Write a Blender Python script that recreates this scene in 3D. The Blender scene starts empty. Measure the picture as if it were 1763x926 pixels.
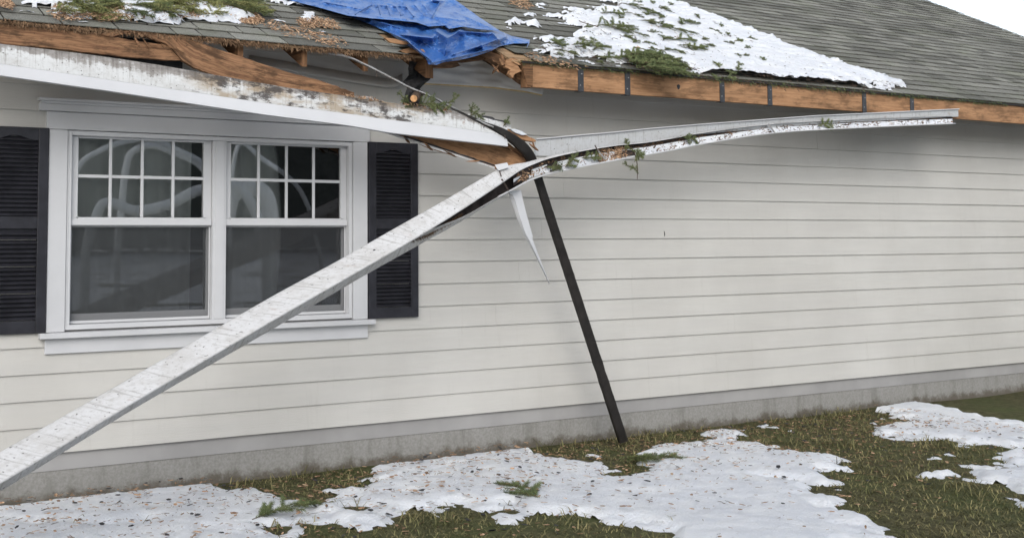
import bpy, bmesh, math, random
from mathutils import Vector, noise
random.seed(7)
scene = bpy.context.scene
col = scene.collection
V = Vector

# ------------------------------------------------------------------ camera
F_PX, PX, PY = 2000.0, 600.0, 252.0
PITCH, HEAD = math.radians(4.1), math.radians(60.9)
AX = V((math.cos(HEAD)*math.cos(PITCH), math.sin(HEAD)*math.cos(PITCH), math.sin(PITCH)))
RX = V((math.sin(HEAD), -math.cos(HEAD), 0.0))
UX = RX.cross(AX)
CAM = V((-2.86, -7.1, 1.65))
cd = bpy.data.cameras.new('camera'); cam = bpy.data.objects.new('camera', cd); col.objects.link(cam)
from mathutils import Matrix
M = Matrix((RX, UX, -AX)).transposed().to_4x4(); M.translation = CAM
cam.matrix_world = M
cd.sensor_width = 36.0; cd.lens = 36.0*F_PX/1763.0
cd.shift_x = (881.5-PX)/1763.0; cd.shift_y = -(463.0-PY)/1763.0
cd.clip_start = 0.05; cd.clip_end = 2000
cd.dof.use_dof = True; cd.dof.focus_distance = 8.3; cd.dof.aperture_fstop = 3.2
scene.camera = cam

# ------------------------------------------------------------------ light
w = bpy.data.worlds.new("World"); scene.world = w; w.use_nodes = True
nt = w.node_tree; nt.nodes.clear()
SUN_EL, SUN_AZ = math.radians(31), math.radians(215)   # azimuth from +Y, clockwise
sky = nt.nodes.new('ShaderNodeTexSky'); sky.sky_type = 'NISHITA'; sky.sun_disc = False
sky.sun_elevation = SUN_EL; sky.sun_rotation = SUN_AZ
sky.air_density = 1.0; sky.dust_density = 1.6; sky.ozone_density = 1.0
hs = nt.nodes.new('ShaderNodeHueSaturation'); hs.inputs['Saturation'].default_value = 0.42
bg = nt.nodes.new('ShaderNodeBackground'); bg.inputs['Strength'].default_value = 0.145
wo = nt.nodes.new('ShaderNodeOutputWorld')
nt.links.new(sky.outputs[0], hs.inputs['Color']); nt.links.new(hs.outputs[0], bg.inputs['Color']); nt.links.new(bg.outputs[0], wo.inputs['Surface'])
sl = bpy.data.lights.new('sun', 'SUN'); sl.energy = 0.85; sl.angle = math.radians(34); sl.color = (1.0, 0.98, 0.95)
so = bpy.data.objects.new('sun', sl); col.objects.link(so)
sd = V((math.sin(SUN_AZ)*math.cos(SUN_EL), math.cos(SUN_AZ)*math.cos(SUN_EL), math.sin(SUN_EL)))
so.rotation_euler = sd.to_track_quat('Z', 'Y').to_euler()
scene.view_settings.view_transform = 'Standard'; scene.view_settings.look = 'None'
scene.view_settings.gamma = 1.0; scene.view_settings.use_curve_mapping = False
scene.view_settings.exposure = 0.74
scene.render.engine = 'CYCLES'
scene.cycles.max_bounces = 8
scene.cycles.use_denoising = True

# ------------------------------------------------------------------ point finders
def ray(x, y): return AX + RX*((x-PX)/F_PX) + UX*((PY-y)/F_PX)
def at(x, y, Y=0.0):
    d = ray(x, y); return CAM + d*((Y-CAM.y)/d.y)
EY, EZ, SL = -0.52, 2.815, math.radians(28)
RU = V((0, math.cos(SL), math.sin(SL))); RN = V((0, -math.sin(SL), math.cos(SL)))
def smooth(x, a, b):
    t = max(0.0, min(1.0, (x-a)/(b-a))); return t*t*(3-2*t)
def eave_dz(X): return 0.032*smooth(X, 1.3, 2.3)
def rp(X, t, off=0.0):
    return V((X, EY, EZ+eave_dz(X))) + RU*t + RN*off
def rxy(x, y, off=0.0):
    dz = 0.0
    for _ in range(5):
        P = V((0, EY, EZ+dz))+RN*off; d = ray(x, y)
        Q = CAM + d*((P-CAM).dot(RN)/d.dot(RN)); dz = eave_dz(Q.x)
    return Q.x, (Q-V((0, EY, EZ+dz))).dot(RU)
def onroof(x, y, off=0.0):
    X, t = rxy(x, y, off); return rp(X, t, off)
def fbm(p, o=4): return noise.fractal(V(p), 1.0, 2.1, o)
def catmull(pts, n):
    """n samples per span through a list of tuples of numbers"""
    out = []
    P = [pts[0]] + list(pts) + [pts[-1]]
    for i in range(1, len(P)-2):
        for k in range(n):
            t = k/n; r = []
            for a, b, c, d in zip(P[i-1], P[i], P[i+1], P[i+2]):
                r.append(0.5*((2*b) + (c-a)*t + (2*a-5*b+4*c-d)*t*t + (3*b-a-3*c+d)*t**3))
            out.append(tuple(r))
    out.append(tuple(pts[-1])); return out
def lerp_poly(pts, u):
    """point at 0..1 of the length of a polyline of tuples"""
    L = [0]
    for a, b in zip(pts, pts[1:]): L.append(L[-1]+math.dist(a, b))
    s = u*L[-1]
    for i in range(len(pts)-1):
        if s <= L[i+1] or i == len(pts)-2:
            k = (s-L[i])/max(1e-9, L[i+1]-L[i]); return tuple(a+(b-a)*k for a, b in zip(pts[i], pts[i+1]))
def interp(pts, x):
    if x <= pts[0][0]: return pts[0][1]
    for a, b in zip(pts, pts[1:]):
        if x <= b[0]: return a[1]+(b[1]-a[1])*(x-a[0])/(b[0]-a[0])
    return pts[-1][1]

# ------------------------------------------------------------------ mesh builder
class MB:
    def __init__(s): s.v = []; s.f = []; s.uv = []; s.mi = []; s.c = []
    def face(s, pts, uv=None, mi=0, c=1.0):
        n = len(s.v); s.v += [tuple(p) for p in pts]; s.f.append(tuple(range(n, n+len(pts))))
        s.uv.append(uv or [(0, 0)]*len(pts)); s.mi.append(mi); s.c.append(c)
    def grid(s, G, uvs=None, mi=0, flip=False, skip=None, c=1.0):
        n = len(s.v); R, C = len(G), len(G[0])
        for row in G: s.v += [tuple(p) for p in row]
        for i in range(R-1):
            for j in range(C-1):
                if skip and skip(i, j): continue
                q = [(i, j), (i+1, j), (i+1, j+1), (i, j+1)]
                if flip: q.reverse()
                s.f.append(tuple(n+a*C+b for a, b in q))
                s.uv.append([uvs[a][b] if uvs else (a, b) for a, b in q]); s.mi.append(mi); s.c.append(c)
    def solid(s, G, off, uvs=None, mi=0, c=1.0):
        """a sheet G thickened by the vector off (or function of i,j)"""
        o = off if callable(off) else (lambda i, j: off)
        B = [[V(p)+o(i, j) for j, p in enumerate(row)] for i, row in enumerate(G)]
        s.grid(G, uvs, mi, False, None, c); s.grid(B, uvs, mi, True, None, c)
        R, C = len(G), len(G[0])
        for i in range(R-1):
            for j in (0, C-1):
                u = [uvs[i][j], uvs[i+1][j], uvs[i+1][j], uvs[i][j]] if uvs else None
                s.face([G[i][j], G[i+1][j], B[i+1][j], B[i][j]], u, mi, c)
        for j in range(C-1):
            for i in (0, R-1):
                u = [uvs[i][j], uvs[i][j+1], uvs[i][j+1], uvs[i][j]] if uvs else None
                s.face([G[i][j], G[i][j+1], B[i][j+1], B[i][j]], u, mi, c)
    def box(s, a, b, mi=0, c=1.0):
        x0, y0, z0 = a; x1, y1, z1 = b
        s.obox(V(((x0+x1)/2, (y0+y1)/2, (z0+z1)/2)), V(((x1-x0)/2, 0, 0)), V((0, (y1-y0)/2, 0)), V((0, 0, (z1-z0)/2)), mi, c)
    def obox(s, o, X, Y, Z, mi=0, c=1.0):
        P = [o+X*i+Y*j+Z*k for k in (-1, 1) for j in (-1, 1) for i in (-1, 1)]
        L = [2*X.length, 2*Y.length, 2*Z.length]; big = L.index(max(L)); sh = random.random()*7
        ijk = [(i, j, k) for k in (0, 1) for j in (0, 1) for i in (0, 1)]
        for q in ((0, 2, 3, 1), (4, 5, 7, 6), (0, 1, 5, 4), (2, 6, 7, 3), (0, 4, 6, 2), (1, 3, 7, 5)):
            uv = []
            for n in q:
                t = ijk[n]; u = t[big]*L[big]; oth = [t[m]*L[m] for m in range(3) if m != big]
                uv.append((u+sh, oth[0]+oth[1]))
            s.face([P[n] for n in q], uv, mi, c)
    def tube(s, path, rad, seg=6, mi=0, caps=True, c=1.0):
        path = [V(p) for p in path]; rings = []
        for i, p in enumerate(path):
            d = (path[min(i+1, len(path)-1)]-path[max(i-1, 0)]).normalized()
            a = d.cross(V((0, 0, 1)) if abs(d.z) < .9 else V((1, 0, 0))).normalized(); b = d.cross(a)
            r = rad[i] if isinstance(rad, (list, tuple)) else rad
            rings.append([p+(a*math.cos(t)+b*math.sin(t))*r for t in [2*math.pi*k/seg for k in range(seg+1)]])
        s.grid(rings, [[(i*.1, k/seg) for k in range(seg+1)] for i in range(len(rings))], mi, c=c)
        if caps: s.face(rings[0][:-1], None, mi, c); s.face(rings[-1][:-1][::-1], None, mi, c)

base_of = {}
def obj(name, mb, mats, parent=None, smooth_=False, bevel=0):
    me = bpy.data.meshes.new(name)
    base = base_of.get(parent, V((0, 0, 0))) if parent else V((0, 0, 0))
    me.from_pydata([tuple(V(p)-base) for p in mb.v], [], mb.f)
    uvl = me.uv_layers.new(name='UVMap'); ca = me.color_attributes.new('tint', 'FLOAT_COLOR', 'CORNER')
    fl = []; cl = []
    for uv, c in zip(mb.uv, mb.c):
        for q in uv: fl += [q[0], q[1]]
        cl += [c, c, c, 1.0]*len(uv)
    me.uv_layers['UVMap'].data.foreach_set('uv', fl); me.color_attributes['tint'].data.foreach_set('color', cl)
    for m in (mats if isinstance(mats, (list, tuple)) else [mats]): me.materials.append(m)
    me.polygons.foreach_set('material_index', mb.mi)
    if smooth_: me.polygons.foreach_set('use_smooth', [True]*len(me.polygons))
    bm = bmesh.new(); bm.from_mesh(me); bmesh.ops.remove_doubles(bm, verts=bm.verts, dist=1e-5)
    bmesh.ops.recalc_face_normals(bm, faces=bm.faces); bm.to_mesh(me); bm.free()
    o = bpy.data.objects.new(name, me); col.objects.link(o)
    if parent: o.parent = parent
    base_of[o] = base
    if bevel:
        b = o.modifiers.new('bevel', 'BEVEL'); b.width = bevel; b.segments = 2; b.limit_method = 'ANGLE'; b.angle_limit = 0.9
    return o
def tag(o, label=None, cat=None, group=None, kind=None):
    if label: o['label'] = label
    if cat: o['category'] = cat
    if group: o['group'] = group
    if kind: o['kind'] = kind
    return o
def thing(name, loc, label, cat, group=None):
    o = bpy.data.objects.new(name, None); o.empty_display_size = .1; col.objects.link(o); o.location = loc
    base_of[o] = V(loc); return tag(o, label, cat, group)

# ------------------------------------------------------------------ materials
def newmat(name, rough=.6, spec=.5):
    m = bpy.data.materials.new(name); m.use_nodes = True; b = m.node_tree.nodes['Principled BSDF']
    b.inputs['Roughness'].default_value = rough; b.inputs['Specular IOR Level'].default_value = spec
    return m, m.node_tree, b
def N(t, k, **kw):
    n = t.nodes.new(k)
    for a, b in kw.items(): setattr(n, a, b)
    return n
def coords(t, src='Object', scale=(1, 1, 1)):
    c = N(t, 'ShaderNodeTexCoord'); mp = N(t, 'ShaderNodeMapping'); mp.inputs['Scale'].default_value = scale
    t.links.new(c.outputs[src], mp.inputs['Vector']); return mp.outputs[0]
def nz(t, vec, scale, detail=4, rough=.55, dist=0.0):
    n = N(t, 'ShaderNodeTexNoise'); n.inputs['Scale'].default_value = scale; n.inputs['Detail'].default_value = detail
    n.inputs['Roughness'].default_value = rough; n.inputs['Distortion'].default_value = dist
    t.links.new(vec, n.inputs['Vector']); return n.outputs['Fac']
def ramp(t, fac, lo, hi, a=0.0, b=1.0):
    n = N(t, 'ShaderNodeMapRange'); n.interpolation_type = 'SMOOTHSTEP'; n.clamp = True
    for k, v in zip(('From Min', 'From Max', 'To Min', 'To Max'), (lo, hi, a, b)): n.inputs[k].default_value = v
    t.links.new(fac, n.inputs['Value']); return n.outputs['Result']
def mix(t, fac, a, b, mode='MIX'):
    n = N(t, 'ShaderNodeMix', data_type='RGBA', blend_type=mode)
    if isinstance(fac, (int, float)): n.inputs[0].default_value = fac
    else: t.links.new(fac, n.inputs[0])
    for i, x in ((6, a), (7, b)):
        if isinstance(x, tuple): n.inputs[i].default_value = (*x, 1)
        else: t.links.new(x, n.inputs[i])
    return n.outputs[2]
def mathn(t, op, a, b):
    n = N(t, 'ShaderNodeMath', operation=op)
    for i, x in enumerate((a, b)):
        if isinstance(x, (int, float)): n.inputs[i].default_value = x
        else: t.links.new(x, n.inputs[i])
    return n.outputs[0]
def bump(t, b, h, strength=.3, dist=.004):
    n = N(t, 'ShaderNodeBump'); n.inputs['Strength'].default_value = strength; n.inputs['Distance'].default_value = dist
    t.links.new(h, n.inputs['Height']); t.links.new(n.outputs[0], b.inputs['Normal'])
def plain(name, c, rough=.6, var=.15, scale=8, spec=.5, bs=0, bsc=60, src='Object'):
    m, t, b = newmat(name, rough, spec); v = coords(t, src)
    d = tuple(x*(1-var) for x in c); e = tuple(min(1, x*(1+var)) for x in c)
    t.links.new(mix(t, ramp(t, nz(t, v, scale, 6), .3, .7), d, e), b.inputs['Base Color'])
    if bs: bump(t, b, nz(t, v, bsc, 4), bs)
    return m

def siding_mat():
    m, t, b = newmat('painted lap siding', .55, .35)
    v = coords(t); g = coords(t, 'Object', (1.6, 1, 60))
    c = mix(t, ramp(t, nz(t, v, 1.3, 5), .3, .7), (.462, .450, .420), (.508, .498, .468))
    grain = nz(t, g, 3.5, 5, .6, .6)
    c = mix(t, ramp(t, grain, .60, .74, 0, .10), c, (.30, .29, .26))
    drip = nz(t, coords(t, 'Object', (9, 1, .7)), 2.0, 5, .7)
    c = mix(t, ramp(t, drip, .56, .74, 0, .20), c, (.32, .305, .27))
    c = mix(t, ramp(t, nz(t, coords(t, 'Object', (.6, 1, 6.3)), 2.0, 3), .4, .62, 0, .16), c, (.40, .395, .38))
    sp = ramp(t, nz(t, v, 48, 3), .74, .80, 0, .35); c = mix(t, sp, c, (.16, .14, .11))
    t.links.new(c, b.inputs['Base Color']); bump(t, b, grain, .30, .004); return m
def wood_mat(name, light=(.300, .165, .088), dark=(.150, .076, .042), stain=.75, src='UV'):
    """u along the board in metres, v across it in metres"""
    m, t, b = newmat(name, .8, .2)
    g = coords(t, src, (1.3, 42, 1)); g2 = coords(t, src, (2.2, 13, 1))
    grain = nz(t, g, 2.0, 5, .6); band = nz(t, g2, 1.5, 5, .6)
    c = mix(t, ramp(t, grain, .36, .62), dark, light)
    c = mix(t, ramp(t, band, .48, .66, 0, .65), c, tuple(min(1, x*1.22) for x in light))
    c = mix(t, ramp(t, nz(t, coords(t, src, (.9, 7, 1)), 1.7, 5, .6), .5, .68, 0, .6), c, tuple(x*.55 for x in dark))
    st = nz(t, coords(t, src, (2.4, 9, 1)), 1.3, 8, .72)
    c = mix(t, ramp(t, st, .46, .60, 0, stain), c, (.040, .024, .014))
    vo = N(t, 'ShaderNodeTexVoronoi'); vo.inputs['Scale'].default_value = 1.0
    t.links.new(coords(t, src, (2.2, 5.5, 1)), vo.inputs['Vector'])
    c = mix(t, ramp(t, vo.outputs['Distance'], .05, .16, .8, 0), c, (.055, .022, .010))
    sp = nz(t, coords(t, src, (30, 60, 1)), 1.0, 2); c = mix(t, ramp(t, sp, .70, .76, 0, .75), c, (.025, .015, .010))
    t.links.new(c, b.inputs['Base Color']); bump(t, b, grain, .35, .003); return m
def grime_metal(name, heavy=1.0, white=(.60, .61, .61), edge=True, rust=.7, mould=None):
    """dirty white painted metal: u along the length in metres, v 0 (bottom) .. 1 (top)"""
    m, t, b = newmat(name, .5, .4)
    uv = coords(t, 'UV'); c = N(t, 'ShaderNodeSeparateXYZ'); t.links.new(uv, c.inputs[0]); vv = c.outputs['Y']; uu_ = c.outputs['X']
    fine = nz(t, coords(t, 'UV', (34, 6, 1)), 1.0, 6, .72)
    big = nz(t, coords(t, 'UV', (4.5, 1.1, 1)), 1.0, 8, .70)
    strk = nz(t, coords(t, 'UV', (60, .5, 1)), 1.0, 4, .6)
    col_ = mix(t, ramp(t, big, .42, .62, 0, .35*heavy), white, (.40, .385, .36))
    col_ = mix(t, ramp(t, fine, .50, .66, 0, .40*heavy), col_, (.28, .265, .245))
    col_ = mix(t, ramp(t, strk, .54, .66, 0, .42*heavy), col_, (.25, .24, .22))
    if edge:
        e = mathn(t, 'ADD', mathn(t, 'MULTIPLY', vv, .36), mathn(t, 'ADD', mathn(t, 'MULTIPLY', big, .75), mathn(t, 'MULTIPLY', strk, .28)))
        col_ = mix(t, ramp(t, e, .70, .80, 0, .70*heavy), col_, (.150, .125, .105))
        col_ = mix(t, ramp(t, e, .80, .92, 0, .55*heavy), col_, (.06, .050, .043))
    if mould:
        win = mathn(t, 'MULTIPLY', ramp(t, uu_, mould[0], mould[0]+.35), ramp(t, uu_, mould[1]-.3, mould[1], 1, 0))
        mo = nz(t, coords(t, 'UV', (6.5, 1.9, 1)), 1.0, 8, .72)
        rsty = nz(t, coords(t, 'UV', (3.5, 1.2, 1)), 1.0, 6, .66)
        col_ = mix(t, mathn(t, 'MULTIPLY', win, ramp(t, rsty, .44, .60, 0, .75)), col_, (.30, .225, .135))
        col_ = mix(t, mathn(t, 'MULTIPLY', win, ramp(t, mo, .49, .58, 0, .90)), col_, (.045, .037, .033))
    ru = nz(t, coords(t, 'UV', (8, 1.3, 1)), 1.0, 5, .66)
    col_ = mix(t, ramp(t, ru, .62, .72, 0, rust), col_, (.22, .10, .04))
    sp = nz(t, coords(t, 'UV', (48, 8, 1)), 1.0, 2, .5)
    col_ = mix(t, ramp(t, sp, .66, .72, 0, .9*heavy), col_, (.04, .033, .028))
    t.links.new(col_, b.inputs['Base Color']); bump(t, b, fine, .15, .002)
    return m
def attr_mat(name, c1, c2, rough=.85, scale=60, spec=.2, bs=.6):
    m, t, b = newmat(name, rough, spec); v = coords(t)
    a = N(t, 'ShaderNodeAttribute', attribute_name='tint')
    c = mix(t, ramp(t, nz(t, v, scale, 5, .7), .3, .7), c1, c2)
    c = mix(t, 1.0, c, a.outputs['Color'], 'MULTIPLY')
    t.links.new(c, b.inputs['Base Color'])
    if bs: bump(t, b, nz(t, v, scale*3, 3), bs, .003)
    return m
def shingle_mat():
    m, t, b = newmat('weathered shingles', .95, .1); v = coords(t)
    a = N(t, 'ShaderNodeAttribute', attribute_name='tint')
    c = mix(t, ramp(t, nz(t, v, 150, 4, .75), .3, .7), (.112, .112, .098), (.275, .272, .244))
    c = mix(t, ramp(t, nz(t, v, 2.2, 6, .65), .45, .7, 0, .38), c, (.140, .155, .100))
    c = mix(t, ramp(t, nz(t, v, 6, 6, .7), .58, .76, 0, .55), c, (.085, .078, .065))
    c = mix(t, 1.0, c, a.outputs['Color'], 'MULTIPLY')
    t.links.new(c, b.inputs['Base Color']); bump(t, b, nz(t, v, 320, 3), .7, .003); return m
def tarp_mat():
    m, t, b = newmat('blue woven tarp', .30, .9)
    uv = coords(t, 'UV')
    c = mix(t, ramp(t, nz(t, uv, 5, 7, .7), .38, .68), (.030, .120, .38), (.060, .180, .48))
    c = mix(t, ramp(t, nz(t, uv, 22, 6, .75, 1.0), .50, .70, 0, .5), c, (.20, .34, .62))
    b.inputs['Coat Weight'].default_value = .5; b.inputs['Coat Roughness'].default_value = .22
    t.links.new(c, b.inputs['Base Color'])
    wv = N(t, 'ShaderNodeTexWave'); wv.inputs['Scale'].default_value = 90; wv.inputs['Distortion'].default_value = 2
    t.links.new(uv, wv.inputs['Vector'])
    h = mathn(t, 'ADD', mathn(t, 'MULTIPLY', wv.outputs['Fac'], .05), mathn(t, 'MULTIPLY', nz(t, uv, 11, 3, .5, .6), 1.0))
    bump(t, b, h, .35, .012); return m
def snow_mat():
    m, t, b = newmat('old snow', .6, .3); v = coords(t)
    c = mix(t, ramp(t, nz(t, v, 5, 5), .35, .7), (.72, .745, .785), (.80, .82, .84))
    c = mix(t, ramp(t, nz(t, v, 70, 4, .7), .66, .76, 0, .75), c, (.12, .085, .05))
    c = mix(t, ramp(t, nz(t, v, 17, 6, .72), .55, .72, 0, .35), c, (.46, .45, .43))
    c = mix(t, ramp(t, nz(t, v, 160, 2, .7), .70, .78, 0, .6), c, (.16, .12, .08))
    t.links.new(c, b.inputs['Base Color']); bump(t, b, nz(t, v, 45, 8, .8), 1.0, .016)
    b.inputs['Subsurface Weight'].default_value = .15; b.inputs['Subsurface Radius'].default_value = (.01, .012, .015)
    return m
def ground_mat(name, snow=True):
    m, t, b = newmat(name, .95, .1); v = coords(t)
    c = mix(t, ramp(t, nz(t, v, 14, 6, .7), .35, .7), (.060, .058, .030), (.125, .115, .060))
    c = mix(t, ramp(t, nz(t, v, 1.4, 5), .4, .7, 0, .6), c, (.075, .095, .035))
    if snow: c = mix(t, ramp(t, nz(t, v, .55, 7, .62), .40, .47), c, (.72, .75, .79))
    t.links.new(c, b.inputs['Base Color']); bump(t, b, nz(t, v, 40, 6, .7), .8, .03); return m
def glass_mat():
    m = bpy.data.materials.new('window glass'); m.use_nodes = True; t = m.node_tree; t.nodes.clear()
    o = N(t, 'ShaderNodeOutputMaterial'); mx = N(t, 'ShaderNodeMixShader'); fr = N(t, 'ShaderNodeFresnel'); fr.inputs['IOR'].default_value = 2.3
    tr = N(t, 'ShaderNodeBsdfTransparent'); tr.inputs['Color'].default_value = (.945, .955, .945, 1)
    gl = N(t, 'ShaderNodeBsdfGlossy'); gl.inputs['Roughness'].default_value = .012
    v = coords(t); bn = N(t, 'ShaderNodeBump'); bn.inputs['Strength'].default_value = .05; bn.inputs['Distance'].default_value = .01
    t.links.new(nz(t, v, 1.8, 1), bn.inputs['Height']); t.links.new(bn.outputs[0], gl.inputs['Normal'])
    t.links.new(fr.outputs[0], mx.inputs[0]); t.links.new(tr.outputs[0], mx.inputs[1]); t.links.new(gl.outputs[0], mx.inputs[2]); t.links.new(mx.outputs[0], o.inputs[0]); return m
def screen_mat():
    m = bpy.data.materials.new('insect screen'); m.use_nodes = True; t = m.node_tree; t.nodes.clear()
    o = N(t, 'ShaderNodeOutputMaterial'); mx = N(t, 'ShaderNodeMixShader'); mx.inputs[0].default_value = .47
    tr = N(t, 'ShaderNodeBsdfTransparent'); df = N(t, 'ShaderNodeBsdfDiffuse'); df.inputs['Color'].default_value = (.055, .058, .062, 1)
    t.links.new(tr.outputs[0], mx.inputs[1]); t.links.new(df.outputs[0], mx.inputs[2]); t.links.new(mx.outputs[0], o.inputs[0]); return m
def curtain_mat():
    m, t, b = newmat('sheer curtain', .9, .1); v = coords(t, 'Object', (12, 1, .3))
    t.links.new(mix(t, ramp(t, nz(t, v, 2, 3), .3, .7), (.87, .885, .86), (.92, .93, .91)), b.inputs['Base Color'])
    return m

m_siding = siding_mat()
m_trim = plain('white window trim', (.50, .505, .515), .45, .04, 3, .4, .05, 30)
m_vinyl = plain('white vinyl sash', (.52, .525, .535), .35, .03, 3)
m_shut = plain('black shutter plastic', (.020, .020, .025), .38, .25, 14, .4, .25, 50)
m_wood = wood_mat('weathered lumber')
m_wood2 = wood_mat('pale raw lumber', (.385, .218, .116), (.295, .160, .082), .5)
m_rafter = wood_mat('dark rafter wood', (.20, .105, .052), (.085, .045, .024), .6)
m_white = plain('clean white metal', (.53, .535, .545), .42, .03, 4, .4, .05, 40)
m_bright = plain('bright white aluminium', (.80, .81, .82), .4, .03, 4)
m_dirty = grime_metal('grimy white metal', 1.0, mould=(1.25, 3.25))
m_gut = grime_metal('scuffed white gutter', 1.3, (.56, .56, .56), False, .35)
m_gutin = plain('dark gutter inside', (.055, .045, .042), .8, .5, 12, .2, .5, 40)
m_guttin_w = grime_metal('stained gutter inside wall', .8, (.50, .515, .525), False, .5)
m_shingle = shingle_mat()
m_tarp = tarp_mat(); m_snow = snow_mat(); m_ground = ground_mat('snowy field'); m_lawn = ground_mat('winter lawn soil', False)
m_glass = glass_mat(); m_screen = screen_mat(); m_curt = curtain_mat()
m_dark = plain('dark brown metal', (.016, .0135, .012), .6, .3, 12, .3, .4, 60)
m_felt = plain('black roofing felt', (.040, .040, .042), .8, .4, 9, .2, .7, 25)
m_bark = plain('grey brown bark', (.075, .055, .042), .95, .4, 25, .1, 1.0, 40)
m_cut = plain('fresh cut wood', (.50, .27, .12), .8, .3, 40)
m_twig = plain('brown twig', (.070, .042, .026), .9, .3, 40)
m_ng = attr_mat('green fir needles', (.062, .088, .034), (.155, .180, .072), .7, 9, .3, 0)
m_far = attr_mat('far conifers in winter haze', (.085, .090, .080), (.150, .155, .140), .8, 3, .2, 0)  # winter haze put into the needle colour as a pale grey
m_nm = attr_mat('yellow green moss and needles', (.115, .130, .042), (.31, .31, .125), .75, 9, .3, 0)
m_nb = attr_mat('brown needles', (.13, .075, .042), (.27, .17, .10), .85, 20, .2, 0)
m_chip = attr_mat('bark and wood chips', (.19, .10, .055), (.55, .38, .245), .85, 45, .2, 0)
m_strap = plain('dark steel strap', (.035, .037, .042), .55, .3, 30, .5)
m_wrap = plain('white house wrap', (.72, .71, .69), .5, .06, 4, .4, .3, 12)
m_foam = plain('yellowed sheathing edge', (.60, .46, .24), .8, .15, 20)
m_drip = grime_metal('weathered drip edge', 1.3, (.34, .345, .35), True, .4)
def concrete_mat():
    m, t, b = newmat('foundation concrete', .95, .2); v = coords(t); z = N(t, 'ShaderNodeSeparateXYZ'); t.links.new(v, z.inputs[0])
    c = mix(t, ramp(t, nz(t, v, 60, 5, .7), .3, .7), (.225, .22, .205), (.30, .295, .28))
    c = mix(t, ramp(t, nz(t, coords(t, 'Object', (5, 1, .8)), 1.4, 5, .65), .48, .68, 0, .45), c, (.15, .145, .13))
    e = mathn(t, 'ADD', mathn(t, 'MULTIPLY', z.outputs['Z'], -4.0), nz(t, v, 7, 7, .75))
    c = mix(t, ramp(t, e, .12, .42, 0, .8), c, (.085, .070, .050))
    t.links.new(c, b.inputs['Base Color']); bump(t, b, nz(t, v, 90, 5, .7), .9, .004); return m
m_concrete = concrete_mat()
m_room = plain('dim room wall', (.30, .295, .29), .9, .1, 2)
m_deck = wood_mat('roof deck plywood', (.40, .27, .16), (.28, .18, .10), .3, 'Object')
m_grass = attr_mat('winter grass blades', (.085, .095, .035), (.240, .205, .100), .8, 6, .2, 0)
m_nail = plain('rusty steel', (.06, .04, .032), .6, .3, 50)

# ------------------------------------------------------------------ ground
g = MB(); n = 70
xs = [-80+160*i/n for i in range(n+1)]
def gz(x, y): return 0.03*fbm((x*.35, y*.35, 3.0), 3) if y < 8 else 0.0
near = [[V((-6+20*i/100, -8+9*j/45, 0)) for j in range(46)] for i in range(101)]
g.face([V((-400, -400, -.05)), V((400, -400, -.05)), V((400, 400, -.05)), V((-400, 400, -.05))])
tag(obj('ground', g, m_ground), kind='structure')
g = MB()
for row in near:
    for p in row: p.z = .012+.02*fbm((p.x*.8, p.y*.8, 1.0), 4)
g.grid(near); tag(obj('lawn', g, m_lawn, None, True), kind='structure')
def snow_on_lawn(x, y): return fbm((x*.75, y*.75, 9.3), 4)+.25*fbm((x*4, y*4, 2), 3)+.13
g = MB(); G = []; K = []
for i in range(300):
    row = []; kr = []
    for j in range(150):
        x = -2.5+9.5*i/299; y = -4.0+3.85*j/149; s_ = snow_on_lawn(x, y); kr.append(s_)
        row.append(V((x, y, .012+.02*fbm((x*.8, y*.8, 1.0), 4)-.012+min(.055, max(0, s_)*.22)+.007*fbm((x*9, y*9, 4), 3)+.004*fbm((x*31, y*31, 6), 3))))
    G.append(row); K.append(kr)
g.grid(G, skip=lambda i, j: min(K[i][j], K[i+1][j], K[i][j+1], K[i+1][j+1]) < 0)
tag(obj('lawn_snow', g, m_snow, None, True), 'thin patchy snow lying on the winter lawn below the wall', 'snow', kind='stuff')
g = MB(); rg = random.Random(5)
for _ in range(42000):
    x = rg.uniform(-2.2, 6.5); y = rg.uniform(-3.8, -.02)
    s_ = snow_on_lawn(x, y)
    if s_ > .02 and rg.random() < min(.99, .55+s_*4): continue
    a = rg.uniform(0, 6.3); h = rg.uniform(.015, .05)*(1+1.3*smooth(fbm((x*2.3, y*2.3, 5), 3), .1, .5)+(1.2*rg.random() if y > -.14 else 0)); b = V((math.cos(a), math.sin(a), 0)); wd = b.cross(V((0, 0, 1)))*.003
    p = V((x, y, .02*fbm((x*.8, y*.8, 1.0), 4)+.008)); c = rg.uniform(.45, 1.4)
    q = p+V((0, 0, h*.5))+b*h*.5; e = p+V((0, 0, h*.5))+b*h*1.3
    g.face([p-wd, p+wd, q+wd*.7, q-wd*.7], c=c); g.face([q-wd*.7, q+wd*.7, e], c=c)
tag(obj('grass', g, m_grass), 'short yellowish winter grass poking through the snow', 'grass', kind='stuff')

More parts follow.
